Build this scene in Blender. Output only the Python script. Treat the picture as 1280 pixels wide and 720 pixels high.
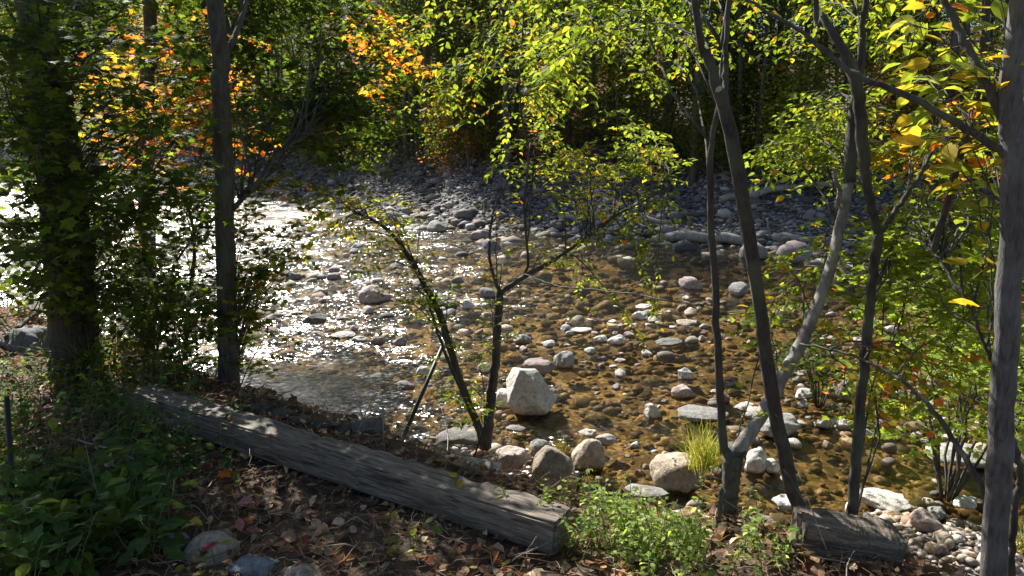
import bpy, bmesh, math, random
import numpy as np
from mathutils import Vector
R = math.radians
rng = np.random.default_rng(7)
random.seed(7)
for o in list(bpy.data.objects): bpy.data.objects.remove(o)
S = bpy.context.scene
COL = S.collection

# ------------------------------------------------------------ camera, sky, sun, exposure
PITCH = R(12); CAMZ = 1.6; FPX = 967.0
cam = bpy.data.objects.new('camera', bpy.data.cameras.new('camera'))
COL.objects.link(cam); S.camera = cam
cam.location = (0, 0, CAMZ); cam.rotation_euler = (R(90) - PITCH, 0, 0)
cam.data.sensor_width = 36; cam.data.lens = FPX / 1280 * 36
cam.data.clip_start = 0.05; cam.data.clip_end = 2000
SUN_AZ, SUN_EL = R(-31), R(41)
w = bpy.data.worlds.new('World'); S.world = w; w.use_nodes = True
nt = w.node_tree; sky = nt.nodes.new('ShaderNodeTexSky'); sky.sky_type = 'NISHITA'
sky.sun_disc = False; sky.sun_elevation = SUN_EL; sky.sun_rotation = SUN_AZ % (2 * math.pi)
bg = nt.nodes['Background']; nt.links.new(sky.outputs[0], bg.inputs[0]); bg.inputs[1].default_value = 0.05
sunv = Vector((math.sin(SUN_AZ) * math.cos(SUN_EL), math.cos(SUN_AZ) * math.cos(SUN_EL), math.sin(SUN_EL)))
sl = bpy.data.lights.new('sun', 'SUN'); sl.energy = 5.0; sl.angle = R(0.5); sl.color = (1, 0.96, 0.89)
sun = bpy.data.objects.new('sun', sl); COL.objects.link(sun); sun.rotation_euler = (-sunv).to_track_quat('-Z', 'Y').to_euler()
S.view_settings.view_transform = 'Standard'; S.view_settings.look = 'None'
S.view_settings.exposure = 1.5; S.view_settings.gamma = 1
S.render.engine = 'CYCLES'
S.cycles.max_bounces = 8; S.cycles.transparent_max_bounces = 12; S.cycles.transmission_bounces = 4
S.cycles.sample_clamp_indirect = 4

# ------------------------------------------------------------ helpers
cP, sP = math.cos(PITCH), math.sin(PITCH)
def ray(px, py):
    dx = (px - 640) / FPX; dz = -(py - 360) / FPX
    return np.array([dx, cP + dz * sP, -sP + dz * cP])
def at(px, py, Y):
    d = ray(px, py); return np.array([0, 0, CAMZ]) + d * (Y / d[1])
def onz(px, py, z):
    d = ray(px, py); return np.array([0, 0, CAMZ]) + d * ((z - CAMZ) / d[2])
def path(*pts):      # (px, py, Y) triples
    return np.array([at(*p) for p in pts])
def unit(v): return v / (np.linalg.norm(v, axis=-1, keepdims=True) + 1e-9)

def tag(o, label=None, cat=None, group=None, kind=None):
    if label: o['label'] = label
    if cat: o['category'] = cat
    if group: o['group'] = group
    if kind: o['kind'] = kind
    return o
def thing(name, loc, label, cat, group=None):
    o = bpy.data.objects.new(name, None); COL.objects.link(o); o.location = tuple(float(v) for v in loc)
    o.empty_display_size = .1
    return tag(o, label, cat, group)
class MB:
    def __init__(s): s.v = []; s.f = []; s.c = []; s.n = 0
    def add(s, v, faces, col=(1, 1, 1)):     # faces: int array (m,k)
        v = np.asarray(v, float).reshape(-1, 3)
        s.v.append(v)
        for f in (faces if isinstance(faces, list) else [faces]):
            s.f.append(np.asarray(f) + s.n)
        c = np.asarray(col, float)
        if c.ndim == 1: c = np.tile(c, (len(v), 1))
        s.c.append(c); s.n += len(v)
    def build(s, name, mat, parent=None, smooth=True, loc=None):
        V = np.concatenate(s.v); C = np.concatenate(s.c)
        off = np.zeros(3)
        if parent is not None: off = np.array(parent.location)
        if loc is not None: off = np.array(loc)
        V = V - off
        me = bpy.data.meshes.new(name)
        me.vertices.add(len(V)); me.vertices.foreach_set('co', V.astype(np.float32).ravel())
        loops = np.concatenate([f.ravel() for f in s.f]).astype(np.int32)
        sizes = np.concatenate([np.full(len(f), f.shape[1]) for f in s.f]).astype(np.int32)
        me.loops.add(len(loops)); me.loops.foreach_set('vertex_index', loops)
        me.polygons.add(len(sizes))
        me.polygons.foreach_set('loop_start', np.concatenate([[0], np.cumsum(sizes)[:-1]]).astype(np.int32))
        me.polygons.foreach_set('use_smooth', np.full(len(sizes), smooth))
        me.update(calc_edges=True); me.validate()
        a = me.color_attributes.new('col', 'FLOAT_COLOR', 'POINT')
        a.data.foreach_set('color', np.concatenate([C, np.ones((len(C), 1))], 1).astype(np.float32).ravel())
        me.materials.append(mat)
        o = bpy.data.objects.new(name, me); COL.objects.link(o)
        if parent is not None: o.parent = parent
        if loc is not None: o.location = tuple(float(v) for v in loc)
        return o

def resample(P, n):      # Catmull-Rom through the points
    P = np.asarray(P, float); m = len(P)
    if m == 2: t = np.linspace(0, 1, n)[:, None]; return P[0] * (1 - t) + P[1] * t
    E = np.vstack([2 * P[0] - P[1], P, 2 * P[-1] - P[-2]])
    u = np.linspace(0, m - 1 - 1e-6, n); i = u.astype(int); t = (u - i)[:, None]
    a, b, c, d = E[i], E[i + 1], E[i + 2], E[i + 3]
    return .5 * (2 * b + (c - a) * t + (2 * a - 5 * b + 4 * c - d) * t**2 + (3 * b - a - 3 * c + d) * t**3)
def tube(mb, P, r, sides=8, col=(1, 1, 1), rough=0.0):
    P = np.asarray(P, float); n = len(P)
    r = np.interp(np.linspace(0, 1, n), np.linspace(0, 1, len(r)), r) if np.ndim(r) else np.full(n, r)
    T = unit(np.gradient(P, axis=0))
    ref = np.array([0.31, 0.17, 0.93]) if abs(T[0][2]) < .8 else np.array([1, 0.1, 0])
    A = unit(ref - (T @ ref)[:, None] * T); B = np.cross(T, A)
    th = np.linspace(0, 2 * math.pi, sides, endpoint=False)
    rr = r[:, None] * (1 + rough * (rng.random((n, sides)) - .5))
    V = P[:, None] + rr[..., None] * (A[:, None] * np.cos(th)[None, :, None] + B[:, None] * np.sin(th)[None, :, None])
    V = V.reshape(-1, 3)
    i = np.arange(n - 1)[:, None] * sides; j = np.arange(sides)[None]; k = (j + 1) % sides
    F = np.stack([i + j, i + k, i + sides + k, i + sides + j], -1).reshape(-1, 4)
    mb.add(V, [F, np.arange(sides)[None, ::-1], (np.arange(sides) + (n - 1) * sides)[None]], col)

UP = np.array([0, 0, 1.])
def arc(A, Bp, lift=.15, n=9, wob=.03):
    A, Bp = np.array(A, float), np.array(Bp, float); t = np.linspace(0, 1, n)[:, None]; L = np.linalg.norm(Bp - A)
    P = A * (1 - t) + Bp * t + UP * lift * L * 4 * t * (1 - t)
    w_ = rng.normal(0, wob * L / n * 3, (n, 3)); w_[0] = 0; w_[-1] = 0
    return P + w_

# leaf templates: u along, v across, w up; polygons
def T_quad():
    return np.array([[0, 0, 0], [.5, .36, .09], [1, 0, -.06], [.5, -.36, .09]]), [np.array([[0, 1, 2], [0, 2, 3]])]
def T_ovate():
    mid = [[0, 0, 0], [.25, 0, .0], [.55, 0, .0], [.82, 0, -.04], [1, 0, -.1]]
    L = [[.22, .23, .05], [.52, .29, .07], [.8, .15, .0]]; Rr = [[a, -b, c] for a, b, c in L]
    v = np.array(mid + L + Rr)
    tri = [[0, 1, 5], [3, 4, 7], [0, 8, 1], [3, 10, 4]]
    q = [[1, 2, 6, 5], [2, 3, 7, 6], [1, 8, 9, 2], [2, 9, 10, 3]]
    return v, [np.array(tri), np.array(q)]
def T_maple():
    ang = [(180, .32), (135, .36), (112, .60), (95, .40), (78, .52), (62, .86), (42, .50), (28, .66), (15, .58), (0, 1.0)]
    out = [(a, r) for a, r in ang] + [(-a, r) for a, r in ang[-2:0:-1]]
    v = [[.33, 0, 0]] + [[.33 + .67 * r * math.cos(R(a)), .72 * r * math.sin(R(a)), .10 * r * abs(math.sin(R(a))) - .06 * r] for a, r in out]
    n = len(out)
    return np.array(v), [np.array([[0, i + 1, (i + 1) % n + 1] for i in range(n)])]
TEMPL = {'quad': T_quad(), 'ovate': T_ovate(), 'maple': T_maple()}
class Leaves:
    def __init__(s): s.p = []; s.d = []; s.n = []; s.s = []; s.c = []
    def add(s, p, d, n, size, col):
        s.p.append(np.atleast_2d(p)); s.d.append(np.atleast_2d(d)); s.n.append(np.atleast_2d(n)); s.s.append(np.atleast_1d(size)); s.c.append(np.atleast_2d(col))
    def count(s): return sum(len(a) for a in s.p)
    def into(s, mb, kind):
        P = np.concatenate(s.p); D = unit(np.concatenate(s.d)); N = np.concatenate(s.n); Z = np.concatenate(s.s); C = np.concatenate(s.c)
        Bv = unit(np.cross(N, D)); N = np.cross(D, Bv)
        tv, tf = TEMPL[kind]; m = len(tv); k = len(P)
        curl = 1 + rng.normal(0, .9 if kind != 'ovate' or k < 12000 else 2.2, (k, 1))
        V = P[:, None] + Z[:, None, None] * (tv[None, :, 0, None] * D[:, None] + tv[None, :, 1, None] * Bv[:, None] + (curl * tv[None, :, 2])[..., None] * N[:, None])
        F = [(f[None] + (np.arange(k) * m)[:, None, None]).reshape(-1, f.shape[1]) for f in tf]
        mb.add(V.reshape(-1, 3), F, np.repeat(C, m, 0))

GREEN = (.058, .102, .014); DGREEN = (.028, .054, .012); YGREEN = (.115, .165, .022); YELLOW = (.38, .28, .03)
ORANGE = (.48, .15, .03); RED = (.35, .045, .03); RUST = (.22, .085, .03); LIME = (.19, .255, .035)
PINK = (.45, .16, .18); TANL = (.32, .22, .12)
PAL = {
 'green': [(GREEN, 6), (DGREEN, 3), (YGREEN, 2)],
 'dark': [(DGREEN, 5), (GREEN, 4), (YGREEN, .6)],
 'lime': [(YGREEN, 5), (LIME, 4), (GREEN, 2), (YELLOW, .6)],
 'yellow': [(YELLOW, 3), (LIME, 4), (YGREEN, 4), (ORANGE, .25)],
 'orange': [(ORANGE, 3), (YELLOW, 3), (YGREEN, 3), (RUST, 2), (GREEN, 2)],
 'mixed': [(YGREEN, 5), (GREEN, 5), (YELLOW, 1.2), (ORANGE, .3), (LIME, 2)],
 'rust': [(RUST, 5), (ORANGE, 1.5), (YGREEN, 1.2), (RED, .7)],
 'maple': [(ORANGE, 2), (GREEN, 3), (YGREEN, 3), (YELLOW, 2), (RED, .6)],
}
def cols(pal, n):
    L = PAL[pal] if isinstance(pal, str) else pal
    wt = np.array([b for a, b in L], float); A = np.array([a for a, b in L])
    i = rng.choice(len(L), n, p=wt / wt.sum())
    j = rng.choice(len(L), n, p=wt / wt.sum())
    t = rng.random((n, 1)) * .35
    return np.clip((A[i] * (1 - t) + A[j] * t) * rng.uniform(.7, 1.3, (n, 1)), 0, 1)

# ------------------------------------------------------------ materials
def mat(name):
    m = bpy.data.materials.new(name); m.use_nodes = True; nt = m.node_tree
    nt.nodes.clear(); out = nt.nodes.new('ShaderNodeOutputMaterial')
    return m, nt, out
def N(nt, t, **kw):
    n = nt.nodes.new(t)
    for k, v in kw.items():
        if k.startswith('i_'):
            key = k[2:]; n.inputs[int(key) if key.isdigit() else key.replace('_', ' ')].default_value = v
        else: setattr(n, k, v)
    return n
def ramp(nt, src, stops):
    r = nt.nodes.new('ShaderNodeValToRGB'); nt.links.new(src, r.inputs[0])
    el = r.color_ramp.elements
    while len(el) < len(stops): el.new(0.5)
    for e, (p, c) in zip(el, stops): e.position = p; e.color = (*c, 1) if len(c) == 3 else c
    return r.outputs[0]
def mixc(nt, fac, a, b, mode='MIX'):
    m = nt.nodes.new('ShaderNodeMix'); m.data_type = 'RGBA'; m.blend_type = mode
    for s, v in ((m.inputs[0], fac), (m.inputs[6], a), (m.inputs[7], b)):
        if hasattr(v, 'is_output') or hasattr(v, 'links'): nt.links.new(v, s)
        else: s.default_value = v if not isinstance(v, tuple) else ((*v, 1) if len(v) == 3 else v)
    return m.outputs[2]
def noise(nt, vec, scale, detail=4, rough=.55, dist=0):
    n = N(nt, 'ShaderNodeTexNoise'); n.inputs['Scale'].default_value = scale; n.inputs['Detail'].default_value = detail
    n.inputs['Roughness'].default_value = rough; n.inputs['Distortion'].default_value = dist
    nt.links.new(vec, n.inputs['Vector']); return n.outputs[0]

def leaf_material(name, rough=.6, trans=.5):
    m, nt, out = mat(name)
    at_ = N(nt, 'ShaderNodeAttribute', attribute_name='col')
    geo = N(nt, 'ShaderNodeNewGeometry')
    nn = noise(nt, geo.outputs['Position'], 60, 3)
    c = mixc(nt, 1.0, at_.outputs['Color'], ramp(nt, nn, [(.3, (.75, .75, .75)), (.7, (1.2, 1.2, 1.15))]), 'MULTIPLY')
    p = N(nt, 'ShaderNodeBsdfPrincipled'); p.inputs['Roughness'].default_value = rough
    nt.links.new(c, p.inputs['Base Color']); p.inputs['Specular IOR Level'].default_value = .12
    tc = mixc(nt, 1.0, c, (2.15, 1.9, 1.0, 1), 'MULTIPLY')
    t = N(nt, 'ShaderNodeBsdfTranslucent'); nt.links.new(tc, t.inputs[0])
    mx = N(nt, 'ShaderNodeMixShader'); mx.inputs[0].default_value = trans
    nt.links.new(p.outputs[0], mx.inputs[1]); nt.links.new(t.outputs[0], mx.inputs[2]); nt.links.new(mx.outputs[0], out.inputs[0])
    return m
M = {}
M['leaf'] = leaf_material('leaf', .6, .56)
M['dead_leaf'] = leaf_material('dead_leaf', .7, .15)

def bark(name, dark, light, scale=1.0, bump=.6, spots=None):
    m, nt, out = mat(name)
    geo = N(nt, 'ShaderNodeNewGeometry')
    mp = N(nt, 'ShaderNodeMapping'); mp.inputs['Scale'].default_value = (1, 1, .22); nt.links.new(geo.outputs['Position'], mp.inputs[0])
    n1 = noise(nt, mp.outputs[0], 55 * scale, 6, .65, .6); n2 = noise(nt, geo.outputs['Position'], 6, 3)
    c = ramp(nt, n1, [(.32, dark), (.68, light)])
    c = mixc(nt, ramp(nt, n2, [(.45, (0, 0, 0)), (.62, (.5, .5, .5))]), c, spots or (.10, .12, .07))
    p = N(nt, 'ShaderNodeBsdfPrincipled'); p.inputs['Roughness'].default_value = .85
    nt.links.new(c, p.inputs['Base Color'])
    b = N(nt, 'ShaderNodeBump'); b.inputs['Strength'].default_value = bump; b.inputs['Distance'].default_value = .012 / scale
    nt.links.new(n1, b.inputs['Height']); nt.links.new(b.outputs[0], p.inputs['Normal'])
    nt.links.new(p.outputs[0], out.inputs[0]); return m
M['bark'] = bark('grey_brown_bark', (.020, .016, .013), (.11, .09, .07), 1.0, 1.0)
M['bark_rough'] = bark('furrowed_bark', (.010, .008, .006), (.065, .052, .04), .5, 1.0, (.03, .04, .015))
M['bark_smooth'] = bark('smooth_grey_bark', (.035, .032, .031), (.13, .12, .115), 2.0, .9, (.18, .18, .17))
M['bark_pale'] = bark('pale_mottled_bark', (.12, .10, .085), (.42, .38, .33), .5, .4, (.10, .09, .08))
M['bark_dark'] = bark('dark_brown_bark', (.018, .014, .012), (.075, .058, .048), 1.2, .6)
M['bark_far'] = bark('forest_bark', (.03, .025, .022), (.14, .12, .105), .35, .6)

def stone_mat(name, a, b, speck, sc=1.0, wet=True):
    m, nt, out = mat(name)
    tc = N(nt, 'ShaderNodeTexCoord'); oi = N(nt, 'ShaderNodeObjectInfo'); geo = N(nt, 'ShaderNodeNewGeometry')
    v = N(nt, 'ShaderNodeVectorMath', operation='ADD'); nt.links.new(geo.outputs['Position'], v.inputs[0]); nt.links.new(oi.outputs['Random'], v.inputs[1])
    n1 = noise(nt, v.outputs[0], 7 * sc, 5, .6); n2 = noise(nt, v.outputs[0], 140 * sc, 2, .7); n3 = noise(nt, v.outputs[0], 26 * sc, 6, .7)
    c = ramp(nt, n1, [(.3, a), (.7, b)])
    c = mixc(nt, ramp(nt, n2, [(.52, (0, 0, 0)), (.62, (.7, .7, .7))]), c, speck)
    c = mixc(nt, 1.0, c, ramp(nt, n3, [(.3, (.48, .45, .42)), (.5, (.9, .89, .87)), (.65, (1.12, 1.12, 1.1))]), 'MULTIPLY')
    # each stone a little lighter or darker than the next
    hv = N(nt, 'ShaderNodeHueSaturation'); nt.links.new(c, hv.inputs['Color'])
    mr = N(nt, 'ShaderNodeMapRange'); mr.inputs['To Min'].default_value = .72; mr.inputs['To Max'].default_value = 1.2
    nt.links.new(oi.outputs['Random'], mr.inputs[0]); nt.links.new(mr.outputs[0], hv.inputs['Value'])
    c = hv.outputs[0]
    p = N(nt, 'ShaderNodeBsdfPrincipled')
    rough = None
    if wet:   # stain / wet algae line just above the water
        sx = N(nt, 'ShaderNodeSeparateXYZ'); nt.links.new(geo.outputs['Position'], sx.inputs[0])
        add = N(nt, 'ShaderNodeMath', operation='MULTIPLY_ADD'); nt.links.new(n3, add.inputs[0]); add.inputs[1].default_value = .05; nt.links.new(sx.outputs[2], add.inputs[2])
        f = N(nt, 'ShaderNodeMapRange'); f.inputs['From Min'].default_value = -1.18; f.inputs['From Max'].default_value = -1.145; f.inputs['To Min'].default_value = 1; f.inputs['To Max'].default_value = 0
        nt.links.new(add.outputs[0], f.inputs[0])
        c = mixc(nt, f.outputs[0], c, (.085, .055, .025))
        rr = N(nt, 'ShaderNodeMapRange'); rr.inputs['To Min'].default_value = .85; rr.inputs['To Max'].default_value = .25; nt.links.new(f.outputs[0], rr.inputs[0])
        nt.links.new(rr.outputs[0], p.inputs['Roughness'])
    else: p.inputs['Roughness'].default_value = .85
    nt.links.new(c, p.inputs['Base Color'])
    b = N(nt, 'ShaderNodeBump'); b.inputs['Strength'].default_value = 1; b.inputs['Distance'].default_value = .022
    nt.links.new(n3, b.inputs['Height']); nt.links.new(b.outputs[0], p.inputs['Normal'])
    nt.links.new(p.outputs[0], out.inputs[0]); return m
M['s_grey'] = stone_mat('grey_granite', (.20, .19, .18), (.36, .345, .33), (.10, .10, .10))
M['s_tan'] = stone_mat('tan_granite', (.34, .27, .20), (.50, .42, .33), (.17, .13, .10))
M['s_pale'] = stone_mat('pale_granite', (.48, .455, .42), (.68, .65, .60), (.25, .24, .22))
M['s_pink'] = stone_mat('pinkish_granite', (.30, .23, .21), (.44, .36, .33), (.16, .12, .12))
M['s_dark'] = stone_mat('dark_stone', (.08, .075, .075), (.17, .16, .155), (.25, .25, .25))
M['s_brown'] = stone_mat('brown_stone', (.15, .10, .07), (.28, .20, .15), (.09, .07, .06))
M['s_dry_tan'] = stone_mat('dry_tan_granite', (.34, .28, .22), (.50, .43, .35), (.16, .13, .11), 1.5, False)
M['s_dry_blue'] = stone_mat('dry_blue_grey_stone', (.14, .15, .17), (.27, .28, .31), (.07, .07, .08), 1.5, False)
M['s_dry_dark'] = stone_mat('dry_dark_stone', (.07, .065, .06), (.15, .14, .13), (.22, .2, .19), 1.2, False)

def pebble_mat():
    m, nt, out = mat('pebbles')
    a = N(nt, 'ShaderNodeAttribute', attribute_name='col'); geo = N(nt, 'ShaderNodeNewGeometry')
    n = noise(nt, geo.outputs['Position'], 45, 4, .65)
    c = mixc(nt, 1.0, a.outputs['Color'], ramp(nt, n, [(.3, (.6, .6, .6)), (.65, (1.15, 1.15, 1.15))]), 'MULTIPLY')
    p = N(nt, 'ShaderNodeBsdfPrincipled'); p.inputs['Roughness'].default_value = .8
    nt.links.new(c, p.inputs['Base Color'])
    b = N(nt, 'ShaderNodeBump'); b.inputs['Strength'].default_value = .5; b.inputs['Distance'].default_value = .01
    nt.links.new(n, b.inputs['Height']); nt.links.new(b.outputs[0], p.inputs['Normal'])
    nt.links.new(p.outputs[0], out.inputs[0]); return m
M['pebble'] = pebble_mat()

def plain(name, col, rough=.8, metal=0, bumpscale=None, var=.3):
    m, nt, out = mat(name); geo = N(nt, 'ShaderNodeNewGeometry')
    n = noise(nt, geo.outputs['Position'], bumpscale or 30, 5, .6)
    c = ramp(nt, n, [(.3, tuple(x * (1 - var) for x in col)), (.7, tuple(min(1, x * (1 + var)) for x in col))])
    p = N(nt, 'ShaderNodeBsdfPrincipled'); p.inputs['Roughness'].default_value = rough; p.inputs['Metallic'].default_value = metal
    nt.links.new(c, p.inputs['Base Color'])
    b = N(nt, 'ShaderNodeBump'); b.inputs['Strength'].default_value = .3; b.inputs['Distance'].default_value = .005
    nt.links.new(n, b.inputs['Height']); nt.links.new(b.outputs[0], p.inputs['Normal'])
    nt.links.new(p.outputs[0], out.inputs[0]); return m
M['concrete'] = plain('old_concrete', (.30, .29, .26), .9, 0, 40)
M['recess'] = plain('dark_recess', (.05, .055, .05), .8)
M['rod'] = plain('dark_green_painted_steel', (.02, .035, .03), .5, .3)
M['black_rod'] = plain('black_steel', (.012, .012, .013), .5, .3)
M['cut_wood'] = plain('cut_wood', (.42, .36, .28), .8, 0, 80)
M['driftwood'] = bark('bleached_driftwood', (.16, .145, .125), (.38, .35, .31), .5, .6)
M['grass'] = M['leaf']

def timber_mat(name, axis):
    m, nt, out = mat(name)
    tc = N(nt, 'ShaderNodeTexCoord')
    mp = N(nt, 'ShaderNodeMapping'); mp.inputs['Scale'].default_value = (1.3, 14, 14); nt.links.new(tc.outputs['Object'], mp.inputs[0])
    n1 = noise(nt, mp.outputs[0], 3.2, 7, .7, 1.2)
    mp2 = N(nt, 'ShaderNodeMapping'); mp2.inputs['Scale'].default_value = (.35, 9, 9); nt.links.new(tc.outputs['Object'], mp2.inputs[0])
    n3 = noise(nt, mp2.outputs[0], 7, 3, .6, .4)
    n2 = noise(nt, tc.outputs['Object'], 5, 3)
    c = ramp(nt, n1, [(.3, (.04, .03, .024)), (.5, (.16, .125, .095)), (.74, (.40, .335, .265))])
    c = mixc(nt, ramp(nt, n3, [(.36, (.9, .9, .9)), (.42, (0, 0, 0))]), c, (.035, .028, .024))
    c = mixc(nt, ramp(nt, n2, [(.5, (0, 0, 0)), (.7, (.35, .35, .35))]), c, (.10, .12, .08))
    p = N(nt, 'ShaderNodeBsdfPrincipled'); p.inputs['Roughness'].default_value = .85; nt.links.new(c, p.inputs['Base Color'])
    b = N(nt, 'ShaderNodeBump'); b.inputs['Strength'].default_value = .8; b.inputs['Distance'].default_value = .008
    mm = N(nt, 'ShaderNodeMath', operation='ADD'); nt.links.new(n1, mm.inputs[0]); nt.links.new(n3, mm.inputs[1])
    nt.links.new(mm.outputs[0], b.inputs['Height']); nt.links.new(b.outputs[0], p.inputs['Normal'])
    nt.links.new(p.outputs[0], out.inputs[0]); return m
M['timber'] = timber_mat('weathered_timber', 0)

def ground_mat():
    m, nt, out = mat('ground')
    geo = N(nt, 'ShaderNodeNewGeometry'); P = geo.outputs['Position']
    sx = N(nt, 'ShaderNodeSeparateXYZ'); nt.links.new(P, sx.inputs[0])
    n1 = noise(nt, P, 14, 6, .7); n2 = noise(nt, P, 2.2, 4, .6); n3 = noise(nt, P, 70, 4, .7)
    vor = N(nt, 'ShaderNodeTexVoronoi'); vor.inputs['Scale'].default_value = 9; nt.links.new(P, vor.inputs['Vector'])
    vcol = N(nt, 'ShaderNodeSeparateColor'); nt.links.new(vor.outputs['Color'], vcol.inputs[0])
    litter = ramp(nt, n1, [(.28, (.018, .012, .008)), (.5, (.07, .042, .025)), (.7, (.17, .11, .065))])
    gravel = ramp(nt, vcol.outputs[0], [(0, (.10, .095, .09)), (.5, (.20, .19, .18)), (1, (.32, .30, .28))])
    gravel = mixc(nt, ramp(nt, vor.outputs['Distance'], [(.35, (0, 0, 0)), (.6, (1, 1, 1))]), gravel, (.04, .035, .03))
    bed = ramp(nt, n1, [(.28, (.05, .034, .014)), (.5, (.175, .115, .046)), (.7, (.30, .20, .095))])
    bed = mixc(nt, ramp(nt, n2, [(.5, (0, 0, 0)), (.66, (.6, .6, .6))]), bed, (.15, .115, .035))
    bed = mixc(nt, ramp(nt, n3, [(.55, (0, 0, 0)), (.66, (.6, .6, .6))]), bed, (.38, .26, .13))
    # height zones: bed below the water, gravel at the shore and on the far bar, litter above
    def mr(a, b, src):
        q = N(nt, 'ShaderNodeMapRange'); q.inputs['From Min'].default_value = a; q.inputs['From Max'].default_value = b; nt.links.new(src, q.inputs[0]); return q.outputs[0]
    zz = N(nt, 'ShaderNodeMath', operation='MULTIPLY_ADD'); nt.links.new(n2, zz.inputs[0]); zz.inputs[1].default_value = .25; nt.links.new(sx.outputs[2], zz.inputs[2])
    c = mixc(nt, mr(-1.10, -1.02, zz.outputs[0]), bed, gravel)
    nearz = mr(-.75, -.55, zz.outputs[0]); farz = mr(.25, .6, zz.outputs[0]); isfar = mr(9.5, 11.5, sx.outputs[1])
    mz = N(nt, 'ShaderNodeMix'); mz.data_type = 'FLOAT'; nt.links.new(isfar, mz.inputs[0]); nt.links.new(nearz, mz.inputs[2]); nt.links.new(farz, mz.inputs[3])
    c = mixc(nt, mz.outputs[0], c, litter)
    p = N(nt, 'ShaderNodeBsdfPrincipled'); p.inputs['Roughness'].default_value = .95; nt.links.new(c, p.inputs['Base Color'])
    b = N(nt, 'ShaderNodeBump'); b.inputs['Distance'].default_value = .03
    bs = N(nt, 'ShaderNodeMapRange'); bs.inputs['From Min'].default_value = -1.25; bs.inputs['From Max'].default_value = -1.1; bs.inputs['To Min'].default_value = .18; bs.inputs['To Max'].default_value = .9; nt.links.new(sx.outputs[2], bs.inputs[0]); nt.links.new(bs.outputs[0], b.inputs['Strength'])
    nt.links.new(n1, b.inputs['Height']); nt.links.new(b.outputs[0], p.inputs['Normal'])
    nt.links.new(p.outputs[0], out.inputs[0]); return m
M['ground'] = ground_mat()

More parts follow.
